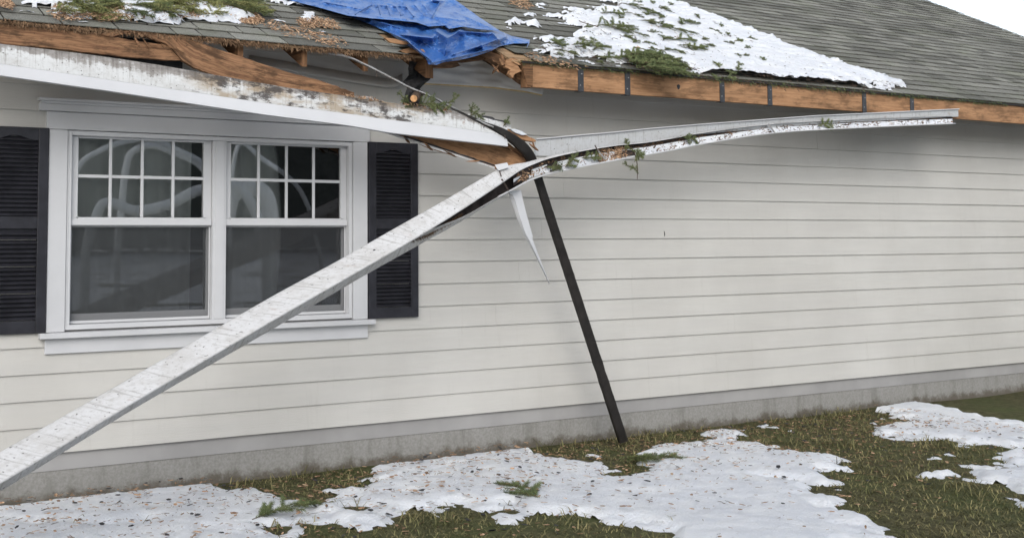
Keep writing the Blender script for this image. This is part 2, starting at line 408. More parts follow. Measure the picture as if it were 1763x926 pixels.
# unseen dark wood added behind the viewer for the window panes to mirror
g = MB(); rg = random.Random(17)
for i in range(92):
    x = -50+rg.uniform(-1, 1)+(i % 46)*2.7+(i//46)*1.35; y = -72-(i//46)*6+rg.uniform(-2, 2); H = rg.uniform(13, 17); rad = rg.uniform(2.6, 3.6)
    g.tube([V((x, y, -.1)), V((x, y, H*.9))], [.22, .05], 6, 1)
    g.tube([V((x, y, .3)), V((x, y, H*.55)), V((x, y, H))], [rad*1.5, rad*1.15, .1], 9, 0, c=rg.uniform(.75, 1.0))
    for _ in range(140):
        h = H*(1-rg.random()**1.2*.97); a = rg.uniform(0, 6.283); r_ = rad*1.3*min(1, .35+1.4*(1-h/H))*rg.uniform(.8, 1.1)
        p = V((x+math.cos(a)*r_, y+math.sin(a)*r_, h)); o = V((math.cos(a), math.sin(a), -.2))*rg.uniform(.4, .8); w_ = V((-math.sin(a), math.cos(a), 0))*rg.uniform(.3, .6)
        g.face([p-w_-o*.5, p+w_-o*.5, p+o], c=rg.uniform(.7, 1.2))
tag(obj('wood', g, [m_far, m_bark]), 'unseen dark evergreen wood, added to be mirrored in the window', 'wood', kind='stuff')

# ------------------------------------------------------------------ house shell
HX0, HX1 = -4.2, 12.5
house = thing('house', (4, 0, 0), 'single storey house with grey lap siding, black shutters and a broken eave', 'house')
def lap_boards(mb, x0, x1, zb, zt, expo=.159):
    pass
s = MB()
WX0, WX1, WZ0, WZ1 = -.93, 1.14, 1.06, 2.30       # opening
ZB, EX = 1.579-8*.159, .159
k = 0
while ZB+k*EX < 3.03:
    z0, z1 = ZB+k*EX, min(ZB+(k+1)*EX, 3.045)
    segs = [(HX0, HX1)]
    if z1 > WZ0 and z0 < WZ1: segs = [(HX0, WX0), (WX1, HX1)]
    for a, b in segs:
        # butt joints
        cuts = [a]
        if k == 12: cuts.append(at(1096, 300).x)
        if k in (1, 3, 4, 6, 8, 10, 13): cuts.append(1.9+((k*2.71) % 5.2))
        cuts = [c_ for c_ in cuts if c_ < b]+[b]
        for c0, c1 in zip(cuts, cuts[1:]):
            nx = max(2, int((c1-c0)/.25)); e = .0006
            top = []; 
            for i in range(nx+1):
                X = c0+e+(c1-c0-2*e)*i/nx; wv = .0012*fbm((X*1.1, k*3.3, 0), 3)
                top.append((X, wv))
            fr = [[V((X, -.0185+wv, z0+wv*.6)), V((X, -.0055+wv*.5, z1+.012))] for X, wv in top]
            s.solid(fr, V((0, .009, 0)))
    k += 1
obj('siding', s, m_siding, house)
b = MB(); b.box((HX0, 0.006, .2), (WX0, .14, 3.06)); b.box((WX1, .006, .2), (HX1, .14, 3.06)); b.box((WX0, .006, .2), (WX1, .14, WZ0)); b.box((WX0, .006, WZ1), (WX1, .14, 3.06))
obj('wall_core', b, m_room, house)
b = MB(); b.tube([at(1143.5, 398, -.018), at(1144.5, 403, -.019), at(1144, 407, -.018)], [.002, .004, .002], 5); obj('scratch', b, m_felt, house)
b = MB(); b.box((HX0+.01, .012, -.3), (HX1-.01, .2, .3)); obj('foundation', b, m_concrete, house)
ridge_t = 4.6; RY = rp(0, ridge_t).y
b = MB()
for X in (HX0, HX1-.14):
    zt = rp(0, ridge_t).z-.1
    P = [V((X, .02, .2)), V((X, .02, 3.0)), V((X, RY, zt)), V((X, 2*RY-.02, 3.0)), V((X, 2*RY-.02, .2))]
    Q = [p+V((.14, 0, 0)) for p in P]
    b.face(P); b.face(Q)
    for i in range(5): b.face([P[i], P[(i+1) % 5], Q[(i+1) % 5], Q[i]])
b.box((HX0, 2*RY-.16, .2), (HX1, 2*RY-.02, 3.05)); obj('end_wall', b, m_siding, house)
# dim room behind the window
b = MB(); x0, x1, y0, y1, z0, z1 = -1.6, 1.9, .142, 3.2, .35, 2.62
for q in (((x0, y1, z0), (x1, y1+.05, z1)), ((x0-.05, y0, z0), (x0, y1, z1)), ((x1, y0, z0), (x1+.05, y1, z1)), ((x0, y0, z1), (x1, y1, z1+.05)), ((x0, y0, z0-.05), (x1, y1, z0))): b.box(*q)
obj('room', b, m_room, house)

# ------------------------------------------------------------------ roof
HOLE = (1.44, 2.16)
def bare(X): return smooth(X, HOLE[0]-.02, HOLE[0]+.06)*(1-smooth(X, HOLE[1]-.1, HOLE[1]+.02))
s = MB(); rr = random.Random(3)
EXPO = .142
for kk in range(int(ridge_t/EXPO)+1):
    t0 = kk*EXPO; X = HX0-.3-rr.uniform(0, .3)
    while X < HX1+.3:
        wd = rr.choice((.17, .22, .30, .33, .36)); X1 = min(X+wd, HX1+.35)
        if HOLE[0]-.1 < (X+X1)/2 < HOLE[1] and kk < 3+int(2*noise.noise(V((X*5, 1, 0)))):
            X = X1; continue
        j0 = rr.uniform(-.004, .003); tint = rr.choice((.66, .82, .93, 1.0, 1.08, 1.22)); lift = rr.uniform(0, .003)
        e = .0058
        b0, b1 = rp(X1-.006, t0-.002, .0075), rp(X1+.006, t0-.002, .0075); s.face([b0, b1, rp(X1+.004, t0+.150, .0085), rp(X1-.004, t0+.150, .0085)], c=.10)  # dark strip in the joint, standing in for its shaded depth
        rows = []
        for xx in (X+e, (X+X1)/2, X1-e):
            j = j0+.002*noise.noise(V((xx*14, kk, 0)))
            rows.append([rp(xx, t0+j, .0155+lift+.002*noise.noise(V((xx*3, kk*2, 5)))), rp(xx, t0+.06, .012+lift*.5), rp(xx, min(t0+.158, ridge_t), .006)])
        s.solid(rows, -RN*.0055, c=tint)
        X = X1
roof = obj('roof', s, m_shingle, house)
b = MB()
for xa, xb, ta in ((HX0-.3, HOLE[0]-.05, .012), (HOLE[1]-.02, HX1+.3, .012), (HOLE[0]-.05, HOLE[1]-.02, .40)):
    n = 20; rows = [[rp(xa+(xb-xa)*i/n, ta+(.03*noise.noise(V((i*.9, 2, 0))) if ta > .1 else 0), -.002), rp(xa+(xb-xa)*i/n, ridge_t, -.002)] for i in range(n+1)]
    b.solid(rows, -RN*.014)
top = rp(0, ridge_t); 
b.face([V((HX0-.3, RY, top.z)), V((HX1+.3, RY, top.z+.03)), V((HX1+.3, 2*RY+.5, EZ)), V((HX0-.3, 2*RY+.5, EZ))])
obj('roof_deck', b, m_deck, house)
b = MB(); b.box((HX0, -.44, 2.69), (-.42, -.02, 2.702)); obj('added_soffit', b, m_deck, house)  # panel added to hide the lit wall behind the board gap
b = MB(); b.box((-1.15, -.40, 2.62), (-.30, -.385, 2.80)); obj('gap_shade_board', b, m_felt, house)  # dark board added as the shade in the gap behind the broken boards
raf = [-4.0, -3.55, -3.1, -2.65, -2.2, -1.75, -1.3, -.85, -.4, .056, .504, .957, 1.437]
x = 2.16
while x < HX1: raf.append(x); x += .455
for X in raf:
    b = MB(); t0 = .045; lon = 1.7
    short = {1.437: -.045}.get(X, 0)
    w2 = .019 if X != 1.437 else .03
    A = [rp(X, t0+short, -.018), rp(X, lon, -.018), rp(X, lon, -.135), rp(X, t0+short, -.018)+V((0, 0, -.133))]
    # plumb cut tail
    A[3] = V((X, A[0].y, A[0].z-.125)); 
    L = [p-V((w2, 0, 0)) for p in A]; R_ = [p+V((w2, 0, 0)) for p in A]
    u0 = random.random()*9
    uv = [(u0+p.y, p.z) for p in A]
    b.face(L, uv); b.face(R_, uv)
    for i in range(4):
        j = (i+1) % 4; b.face([L[i], L[j], R_[j], R_[i]], [(u0+A[i].y+A[i].z, 0), (u0+A[j].y+A[j].z, 0), (u0+A[j].y+A[j].z, .05), (u0+A[i].y+A[i].z, .05)])
    obj('rafter', b, m_rafter, house)
# intact fascia on the right with straps
FX0 = at(915, 125, -.5).x
zt, zb = 2.835, 2.668
b = MB(); n = 60; rows = []; uvs = []
for i in range(n+1):
    X = FX0+(HX1+.25-FX0)*i/n
    rows.append([V((X, -.505+.002*noise.noise(V((X*2, 0, 0))), zt+.002)), V((X, -.505, (zt+zb)/2)), V((X, -.505, zb+.003*noise.noise(V((X*1.5, 4, 0)))))]); uvs.append([(X, .16), (X, .08), (X, 0)])
b.solid(rows, V((0, .036, 0)), uvs)
fas = obj('fascia_board', b, m_wood2, house, bevel=.002)
# dark weathered end block of the fascia
b = MB(); b.box((FX0-.065, -.512, zb-.004), (FX0-.003, -.455, zt-.005)); obj('fascia_end_block', b, m_rafter, house)
for px in (1000, 1080.5, 1243, 1325, 1487, 1569):
    X = at(px, 140, -.51).x
    b = MB(); b.box((X-.026, -.5115, zb-.006), (X+.026, -.5075, zt+.001)); b.box((X-.026, -.5075, zb-.008), (X+.026, -.46, zb-.005))
    for zz, dx in ((zb+.04, -.006), (zb+.125, .008)): b.tube([(X+dx, -.5135, zz), (X+dx, -.511, zz)], .003, 6, 1)
    obj('strap', b, [m_strap, m_gut], fas)
b = MB(); X = at(1168, 150, -.506).x; Zk = at(1168, 150, -.506).z
b.face([V((X+.017*math.cos(a)*(1+.2*math.sin(3*a)), -.5075, Zk+.02*math.sin(a))) for a in [6.283*k_/14 for k_ in range(14)]]); obj('knot_hole', b, m_felt, fas)
# drip line of metal under the right shingles
b = MB(); rows = [[V((X, -.522, EZ+eave_dz(X)+.004)), V((X, -.524, EZ+eave_dz(X)-.012))] for X in [FX0-.1+(HX1-FX0)*i/40 for i in range(41)]]
b.solid(rows, V((0, .0025, 0))); obj('drip_strip', b, m_dark, house)

# house wrap and torn sheathing at the top of the wall behind the hole
b = MB(); rows = []; uvs = []
topl = [(728, 96), (800, 100), (860, 108), (915, 118), (945, 128)]; botl = [(722, 143), (780, 146), (850, 150), (905, 157), (934, 163)]
for i in range(41):
    u = i/40; a, c_ = lerp_poly(topl, u), lerp_poly(botl, u); row = []
    for j in range(13):
        v_ = j/12; x, y = a[0]+(c_[0]-a[0])*v_, a[1]+(c_[1]-a[1])*v_
        d = -.035-.018*fbm((u*4+v_*2, v_*5-u*3, 7), 4)-.012*abs(noise.noise(V((u*9, v_*2, 3)))); row.append(at(x, y, d))
    rows.append(row)
b.solid(rows, V((0, .003, 0))); obj('house_wrap', b, m_wrap, house, True)
b = MB(); rows = []
for i in range(21):
    u = i/20; p = lerp_poly(botl, u); rows.append([at(p[0], p[1]-1, -.03), at(p[0]-1, p[1]+2.2, -.028)])
b.solid(rows, V((0, .012, 0))); obj('sheathing_edge', b, m_foam, house)
# frieze strip left of the hole, curling at its right end
b = MB(); rows = []
for px, py in ((430, 108), (500, 120), (560, 131), (620, 141), (664, 148), (684, 146), (693, 140)):
    Y = -.045-.02*smooth(px, 640, 690)
    rows.append([at(px, py-13, -.02), at(px, py-1, Y+.004), at(px, py+3, Y)])
b.solid(rows, V((0, .008, 0))); obj('frieze_strip', b, m_siding, house, True)

# ------------------------------------------------------------------ window
wt = MB()
wt.box((-1.016, -.032, 1.03), (-.902, .0, 2.262))                    # side casings
wt.box((1.114, -.032, 1.03), (1.228, .0, 2.262))
wt.box((-1.034, -.036, 2.264), (1.246, .0, 2.372))                   # head
wt.box((-1.085, -.052, 2.374), (1.30, .0, 2.418)); wt.box((-1.075, -.060, 2.418), (1.29, .0, 2.434)); wt.box((-1.092, -.072, 2.434), (1.305, .0, 2.452))
wt.box((-1.06, -.075, .995), (1.27, .0, 1.028)); wt.box((-1.02, -.03, .90), (1.23, .0, .993))
win = obj('window', wt, m_trim, house, bevel=.003)
fr = MB()                                                            # unit frame
fr.box((-.899, -.022, 1.04), (-.872, .11, 2.259)); fr.box((1.083, -.022, 1.04), (1.111, .11, 2.259))
fr.box((-.872, -.022, 2.232), (1.083, .11, 2.259)); fr.box((-.872, -.022, 1.04), (1.083, .11, 1.07))
fr.box((.068, -.014, 1.07), (.162, .11, 2.232)); fr.box((.085, -.020, 1.072), (.145, -.0145, 2.230))
for xa, xb in ((-.894, -.889), (1.101, 1.106)): fr.box((xa, -.026, 1.06), (xb, -.0225, 2.25))
obj('frame', fr, m_vinyl, win, bevel=.002)
units = ((-.872, .068), (.162, 1.083))
glassx = ((-.822, .013), (.203, 1.037))
for (xa, xb), (ga, gb) in zip(units, glassx):
    up = MB(); yu = .012
    up.box((xa+.002, yu, 1.68), (ga, yu+.035, 2.230)); up.box((gb, yu, 1.68), (xb-.002, yu+.035, 2.230))
    up.box((ga, yu, 2.2185), (gb, yu+.035, 2.230)); up.box((ga, yu-.004, 1.676), (gb, yu+.035, 1.727))
    up.box((ga-.012, yu-.012, 1.7275), (ga+.004, yu-.001, 1.733)); up.box((gb-.004, yu-.012, 1.7275), (gb+.012, yu-.001, 1.733))
    up.box((xa+.003, yu-.014, 1.677), (xb-.003, yu-.0045, 1.716))
    obj('upper_sash', up, m_vinyl, win, bevel=.0025)
    gr = MB(); wq = (gb-ga)/4
    for q in (1, 2, 3): gr.box((ga+wq*q-.010, yu+.008, 1.728), (ga+wq*q+.010, yu+.016, 2.2185))
    zc = 1.983
    for q in range(4): gr.box((ga+wq*q+(.010 if q else 0), yu+.0085, zc-.010), (ga+wq*(q+1)-(.010 if q < 3 else 0), yu+.0155, zc+.010))
    obj('grille', gr, m_vinyl, win, bevel=.002)
    p = MB(); p.box((ga, yu+.0175, 1.727), (gb, yu+.0215, 2.2185)); obj('upper_pane', p, m_glass, win)
    lo = MB(); yl = .052; la, lb = xa+.030, xb-.016
    lo.box((xa+.002, yl, 1.072), (la, yl+.035, 1.676)); lo.box((lb, yl, 1.072), (xb-.002, yl+.035, 1.676))
    lo.box((la, yl, 1.072), (lb, yl+.035, 1.13)); lo.box((la, yl, 1.662), (lb, yl+.035, 1.676))
    obj('lower_sash', lo, m_vinyl, win, bevel=.0025)
    p = MB(); p.box((la, yl+.016, 1.13), (lb, yl+.020, 1.662)); obj('lower_pane', p, m_glass, win)
    sc_ = MB(); sc_.box((xa+.004, .022, 1.074), (xa+.016, .032, 1.674), 1); sc_.box((xb-.012, .022, 1.074), (xb-.004, .032, 1.674), 1)
    sc_.box((xa+.016, .022, 1.668), (xb-.012, .032, 1.674), 1); sc_.box((xa+.016, .022, 1.074), (xb-.012, .032, 1.09), 1)
    sc_.face([V((xa+.016, .027, 1.09)), V((xb-.012, .027, 1.09)), V((xb-.012, .027, 1.668)), V((xa+.016, .027, 1.668))])
    obj('insect_screen', sc_, [m_screen, m_vinyl], win)
# shutters
def shutter(x0, x1):
    zb_, zt_ = 1.03, 2.268
    sh = MB(); sw = .062; y0, y1 = -.043, -.0155
    sh.box((x0, y0, zb_), (x0+sw, y1, zt_)); sh.box((x1-sw, y0, zb_), (x1, y1, zt_))
    sh.box((x0+sw, y0+.001, zb_), (x1-sw, y1, zb_+.075)); sh.box((x0+sw, y0+.001, 1.655), (x1-sw, y1, 1.728))
    n = 18; A = []
    for i in range(n+1):
        u = i/n; X = x0+sw+(x1-x0-2*sw)*u; e = .045-.026*math.sin(math.pi*min(1, max(0, (u-.1)/.8)))**2
        A.append([V((X, y0+.001, zt_)), V((X, y0+.001, zt_-.032-e))])
    sh.solid(A, V((0, .026, 0)))
    o = obj('shutter', sh, m_shut, house, bevel=.003)
    lv = MB(); lv.box((x0+sw, -.0175, zb_+.075), (x1-sw, -.0155, zt_-.03))
    for za, zb2 in ((zb_+.078, 1.652), (1.731, zt_-.055)):
        z = za+.012
        while z < zb2:
            lv.obox(V(((x0+x1)/2, -.029, z)), V(((x1-x0)/2-sw, 0, 0)), V((0, -.0115, -.0085)), V((0, .0018, -.0024)))
            z += .0268
    obj('louvre_panel', lv, m_shut, o, bevel=.001)
shutter(1.232, 1.642); shutter(-1.432, -1.020)

# curtains: hang inside, behind each unit
def curtain(x0, x1, xb0, xb1, Y, label):
    b = MB(); G = []; n = 120
    for i in range(n+1):
        u = i/n; row = []
        for j in range(15):
            v_ = j/14; z = 2.34-1.9*v_; X = (x0+(x1-x0)*u)*(1-v_)+(xb0+(xb1-xb0)*u)*v_
            row.append(V((X, Y+.022*math.sin(u*46+1.5*noise.noise(V((u*3, v_, Y*9))))*(.6+.4*v_)+.02*noise.noise(V((u*5, v_*2, 3))), z)))
        G.append(row)
    b.solid(G, V((0, .002, 0))); tag(obj('curtain', b, m_curt, None, True), label, 'curtain', 'curtains hanging inside the window')
curtain(-1.15, -.02, -1.15, -.03, .135, 'pale curtain behind the left half of the window, nearest the left shutter')
curtain(.02+.05, .055+.07, .03+.05, .07+.06, .15, 'narrow gathered pale curtain edge behind the post between both window halves')
curtain(.16, .86, .14, .98, .135, 'pale curtain behind the right half of the window, ending at a dark gap')
curtain(1.02, 1.25, 1.02, 1.25, .15, 'narrow pale curtain strip beside the dark gap near the right shutter')

# ------------------------------------------------------------------ sagging fascia cover (white, grimy upper band)
T_ = [(-90, 64), (0, 76), (70, 84), (136, 92), (200, 101), (272, 112), (340, 124), (408, 136), (500, 152), (600, 166), (645, 173), (692, 180), (754, 190), (798, 197), (835, 216), (873, 239)]
M_ = [(-90, 99), (0, 110), (204, 140), (340, 160), (460, 178), (600, 196), (668, 206), (770, 218), (850, 230), (873, 240.5)]
B_ = [(-90, 118), (0, 130), (190, 157), (340, 180), (460, 198), (600, 216), (668, 228), (770, 240), (850, 249), (874.5, 252)]
def sag_y(x): return -.545-.10*smooth(x, 100, 850)
fc = thing('sagging_fascia_cover', tuple(at(0, 100, -.54)), 'long white fascia cover sagging across the window top, grimy along its upper half', 'fascia')
up = []; uu = []; dn = []; du = []
xs = [-90+11.9*i for i in range(82)]
xs = [x for x in xs if x < 872]+[873]
cu = 0; prev = None
for x in xs:
    yt, ym, yb = interp(T_, x), interp(M_, x), interp(B_, x)
    Y = sag_y(x); wob = .006*noise.noise(V((x*.012, 0, 0)))
    a, m_, c_ = at(x, yt, Y+.012+wob), at(x, ym, Y+wob), at(x+(1.5 if x > 870 else 0), yb, Y-.045+wob)
    if prev is not None: cu += (m_-prev).length
    prev = m_
    up.append([a+(m_-a)*q+V((0, -.004*math.sin(math.pi*q), 0)) for q in (0, .25, .5, .75, 1)]); uu.append([(cu, 1-q) for q in (0, .25, .5, .75, 1)])
    dn.append([m_+V((0, -.001, -.0015)), m_+(c_-m_)*.5, c_, c_+V((0, .02, -.004))]); du.append([(cu, 0), (cu, .3), (cu, .6), (cu, 1)])
b = MB(); b.solid(up, V((0, .003, 0)), uu); obj('grimy_upper_band', b, m_dirty, fc)
b = MB(); b.solid(dn, V((0, .003, .001)), du); obj('white_lower_flange', b, m_white, fc)
# torn white end panel behind the twisted strip
b = MB(); rows = []; uv = []
for u in [i/12 for i in range(13)]:
    x = 806+74*u; yt = 196+(214-196)*u; yb = 214+(225-214)*u
    rows.append([at(x, yt, -.60), at(x, (yt+yb)/2, -.605-.01*math.sin(u*5)), at(x, yb, -.60)]); uv.append([(u*.3, .4), (u*.3, .2), (u*.3, 0)])
b.solid(rows, V((0, .003, 0)), uv); obj('torn_end_panel', b, m_gut, fc)
b = MB(); rows = [[at(x, y-4.5, -.585), at(x, y+1.5, -.59)] for x, y in ((826, 204), (836, 204), (848, 206), (853, 210), (866, 212), (872, 214))]
b.solid(rows, V((0, .01, 0))); obj('bent_black_flap', b, m_felt, fc)

# ------------------------------------------------------------------ broken boards
def board(name, stations, Y, thick, mat, label, cat='board', nn=8, group=None, rag=0.0, parent=None):
    """stations: (x, ytop, ybot[, dY])"""
    st = [q if len(q) == 4 else (*q, 0.0) for q in stations]
    ss = catmull(st, nn); rows = []; uv = []; L = 0; pv = None
    for i, (x, a, c_, dy) in enumerate(ss):
        if rag:
            a += rag*noise.noise(V((x*.13, 1, Y*50))); c_ += rag*noise.noise(V((x*.13, 8, Y*50)))
        P, Q = at(x, a, Y+dy), at(x, c_, Y+dy); mid = (P+Q)/2
        if pv is not None: L += (mid-pv).length
        pv = mid; hh = (P-Q).length
        rows.append([P, P+(Q-P)*.33, P+(Q-P)*.66, Q]); uv.append([(L, hh), (L, hh*.66), (L, hh*.33), (L, 0)])
    b = MB(); b.solid(rows, V((0, thick, .0)), uv)
    o = obj(name, b, mat, parent, bevel=.002)
    if label: tag(o, label, cat, group)
    return o
board('broken_board', [(-90, 33, 64), (0, 42, 75.5), (85, 50, 83), (171, 58, 93), (213, 67, 98), (250, 73, 101), (290, 78, 104), (316, 82, 104)], -.50, .036, m_wood,
      'weathered brown eave board still level at the upper left, cracked at its right end', 'board', rag=1.2)
board('broken_board', [(176, 58, 61), (196, 55, 63), (222, 51.5, 57), (240, 51, 58), (262, 55, 67), (290, 60, 79), (316, 66, 105), (348, 75, 122), (406, 95, 140), (482, 120, 158), (556, 141, 168), (610, 160, 175)], -.515, .036, m_wood,
      'brown split board snapped down from the eave, slanting behind the grimy fascia cover', 'board', rag=1.6)
# pale paint line along the top of the snapped board
o = board('broken_board', [(630, 196, 216), (690, 214, 232, .01), (740, 222, 254, .01), (800, 235, 272, .01), (852, 249, 288.5, .01), (884, 262, 297, .01), (912, 274, 305, .01)], -.555, .036, m_wood2,
      'orange brown plank hanging under the right end of the fascia cover above the right shutter', 'board', rag=1.4)
st = [(640, 219, 222), (700, 237.5, 241.5), (760, 257, 261), (810, 273.5, 277), (852, 287.5, 291)]
board('metal_edging', st, -.575, .004, m_gut, 'thin white metal edging along the underside of the hanging plank', 'metal trim')
board('metal_edging', [(x, a-3.4, a-.6) for x, a, c_ in st], -.568, .004, m_felt, 'thin black strip between the hanging plank and its white edging', 'tar paper', rag=1.4)  # black line between the plank and its edging
o = board('wood_stub', [(874, 222, 229), (890, 227, 237), (908, 234, 243), (923, 241.5, 244)], -.60, .04, m_wood2, 'short splintered wood stub poking out right of the fascia cover end', 'wood stub', rag=1.5)
board('wood_stub', [(860, 240, 250), (885, 253, 266), (905, 268, 281), (916, 281, 287)], -.53, .03, m_rafter, 'dark broken wood strip behind the bent downspout elbow', 'wood stub', rag=1.5)
# splintered rafter and deck pieces under the tarp
def chunk(name, poly, Y, th, mat, label, cat, rag=0.0):
    P = [at(x+rag*random.uniform(-1, 1), y+rag*random.uniform(-1, 1), Y) for x, y in poly]; Q = [p+V((0, th, 0)) for p in P]; b = MB()
    u0 = random.random()*5
    uv = [(u0+p.x, p.z) for p in P]; b.face(P, uv); b.face(Q[::-1], uv[::-1])
    for i in range(len(P)):
        j = (i+1) % len(P); b.face([P[i], Q[i], Q[j], P[j]], [(u0+P[i].x, P[i].z), (u0+P[i].x, P[i].z+.03), (u0+P[j].x, P[j].z+.03), (u0+P[j].x, P[j].z)])
    return tag(obj(name, b, mat), label, cat)
chunk('splintered_rafter', [(812, 86), (838, 88), (862, 96), (878, 106), (900, 112), (906, 124), (906, 146), (897, 141), (876, 122), (858, 110), (836, 98)], -.44, .06, m_rafter, 'dark splintered rafter end sticking out right of the blue tarp', 'rafter', 1)
chunk('splintered_board', [(872, 104), (884, 100), (894, 105), (892, 114), (897, 123), (886, 128), (882, 135), (876, 128), (879, 120), (871, 116)], -.50, .03, m_wood2, 'frayed torn wood tuft on the splintered rafter right of the tarp', 'wood', .8)
chunk('splintered_board', [(738, 117), (752, 110), (772, 105), (787, 107), (793, 113), (782, 117), (764, 118), (750, 117)], -.47, .03, m_wood, 'small pointed broken board under the lowest corner of the blue tarp', 'wood', .8)
chunk('splintered_board', [(776, 102), (812, 93), (842, 100), (830, 104), (800, 108), (780, 107)], -.42, .03, m_rafter, 'dark red broken deck board under the right half of the tarp', 'wood', .8)
chunk('splintered_board', [(688, 88), (705, 82), (728, 86), (734, 92), (716, 91), (700, 92)], -.535, .10, m_wood2, 'pale freshly broken rafter top beside the left edge of the tarp', 'wood', .8)
chunk('splintered_board', [(662, 66), (680, 67), (700, 72), (712, 77), (694, 77), (672, 73)], -.50, .02, m_wood2, 'small orange wood sliver lying on the shingles left of the tarp', 'wood', .6)
chunk('splintered_board', [(898, 104), (914, 106), (918, 113), (917, 149), (908, 147), (904, 130)], -.517, .03, m_rafter, 'dark rotten block at the cut end of the right eave board', 'wood', .6)
rr = random.Random(41)
for cx_, cy_, Y, n_, lab, grp in ((886, 250, -.60, 9, 'thin torn wood splinter at the broken joint above the gutter bend', 'splinters at the gutter bend'), (700, 238, -.575, 4, 'thin torn wood splinter along the hanging plank above the right shutter', 'splinters along the hanging plank'), (850, 108, -.50, 7, 'thin torn wood splinter around the broken rafter right of the tarp', 'splinters around the broken rafter'), (262, 70, -.525, 6, 'thin torn wood splinter at the crack of the upper left boards', 'splinters at the board crack')):
    for q in range(n_):
        x, y = cx_+rr.gauss(0, 17), cy_+rr.gauss(0, 8); 
        if cx_ == 700: x = cx_+q*38; y = 240+q*12.5
        if cx_ == 262: x = 236+q*15; y = interp([(225, 70), (262, 76), (312, 86)], x)
        a = rr.gauss(.55, .35) if cx_ != 850 else rr.gauss(.9, .5); L = rr.uniform(10, 26); w_ = rr.uniform(1.0, 2.4)
        dx, dy = math.cos(a), math.sin(a)
        o_ = chunk('wood_splinter', [(x-dx*L*.5, y-dy*L*.5), (x+dy*w_, y-dx*w_), (x+dx*L*.35+dy*w_*.6, y+dy*L*.35-dx*w_*.6), (x+dx*L*.5, y+dy*L*.5), (x+dx*L*.3-dy*w_, y+dy*L*.3+dx*w_), (x-dx*L*.2-dy*w_*.8, y-dy*L*.2+dx*w_*.8)], Y-.012*q/n_, .006, rr.choice((m_wood, m_wood2, m_rafter)), lab, 'splinter')
        o_['group'] = grp
# black felt hanging below the fourth rafter
b = MB(); L_ = [(704, 104), (704, 130), (694, 141), (702, 148), (698, 162), (692, 184)]; R2 = [(734, 112), (738, 124), (742, 136), (728, 147), (722, 156), (730, 184)]
rows = []
for i in range(25):
    u = i/24; a, c_ = lerp_poly(L_, u), lerp_poly(R2, u)
    rows.append([at(a[0]+(c_[0]-a[0])*q+noise.noise(V((u*9, q*3, 0)))*1.5, a[1]+(c_[1]-a[1])*q, -.36-.05*math.sin(q*5+u*9)-.03*noise.noise(V((u*6, q*3, 2)))) for q in (0, .2, .4, .6, .8, 1)])
b.solid(rows, V((0, .004, 0))); tag(obj('roofing_felt', b, m_felt), 'torn black roofing felt hanging below the rafter left of the tarp corner', 'roofing felt')
# bent strip of drip edge
pts = [(528, 82, 1.6), (545, 86, 3.2), (572, 92, 3.4), (600, 99, 2.2), (622, 108, 1.5), (640, 117, 1.9), (660, 127, 1.4), (677, 136, 1.9), (700, 148, 1.3), (719, 157, 2.1), (745, 167, 1.3), (771, 181, 1.9), (800, 197, 1.5), (830, 211, 1.6), (850, 219, 1.2)]
ss = catmull(pts, 8); rows = []; uv = []
for i, (x, y, h) in enumerate(ss):
    u = i/len(ss); Y = -.46-.20*u; h *= 1+.35*noise.noise(V((x*.09, 2, 0))); y += .9*noise.noise(V((x*.06, 6, 0))); tw = .006*math.sin(x*.035)
    rows.append([at(x, y-h, Y+tw), at(x, y+h*.1, Y-.005), at(x-1, y+h*.9, Y+.02-tw)]); uv.append([(u*2.4, .3), (u*2.4, .6), (u*2.4, 1)])
b = MB(); b.solid(rows, V((0, .004, -.003)), uv)
tag(obj('drip_edge', b, m_drip), 'thin bent strip of pale drip edge dangling diagonally below the eave', 'metal strip')
# crushed downspout: twists from a thin strip into a leaning post
ds = [(775, 184, 1.2, -.62), (806, 199.5, 1.8, -.64), (835, 213, 3.2, -.645), (862, 225, 6, -.65), (884, 239, 8.5, -.65), (902, 254, 9.5, -.63), (914, 270, 9, -.61), (921, 288, 8, -.58), (929, 310, 7, -.55), (943.5, 356, 7.2, -.53), (959, 404, 7.4, -.50), (974.7, 452, 7.6, -.47), (992, 505, 7.8, -.44), (1026, 610, 8, -.40), (1065, 730, 8.2, -.34), (1075, 761, 8.2, -.32)]
ss = catmull(ds, 8); rows = []
for i, (x, y, h, Y) in enumerate(ss):
    x2, y2 = ss[min(i+1, len(ss)-1)][:2]; x1, y1 = ss[max(i-1, 0)][:2]
    d = V((x2-x1, y2-y1)); d.normalize(); nx, ny = -d.y, d.x
    w_ = h*.88+.6*noise.noise(V((y*.06, 3, 0)))+.35*noise.noise(V((y*.3, 5, 0)))
    P, Q = at(x+nx*w_, y+ny*w_, Y), at(x-nx*w_, y-ny*w_, Y)
    dep = V((0, min(.022, h*.003), 0)); bul = V((0, -.003+.004*noise.noise(V((y*.05, 1, 1))), 0))*smooth(h, 2, 7)
    rows.append([P, P+(Q-P)*.15+bul, P+(Q-P)*.5+bul*1.0, Q+(P-Q)*.15+bul, Q, Q+dep, P+dep, P])
b = MB(); b.grid(rows); b.face(rows[0][:-1]); b.face(rows[-1][:-1])
tag(obj('downspout', b, m_dark), 'dark brown bent downspout twisting behind the gutter and leaning down over the siding', 'downspout')
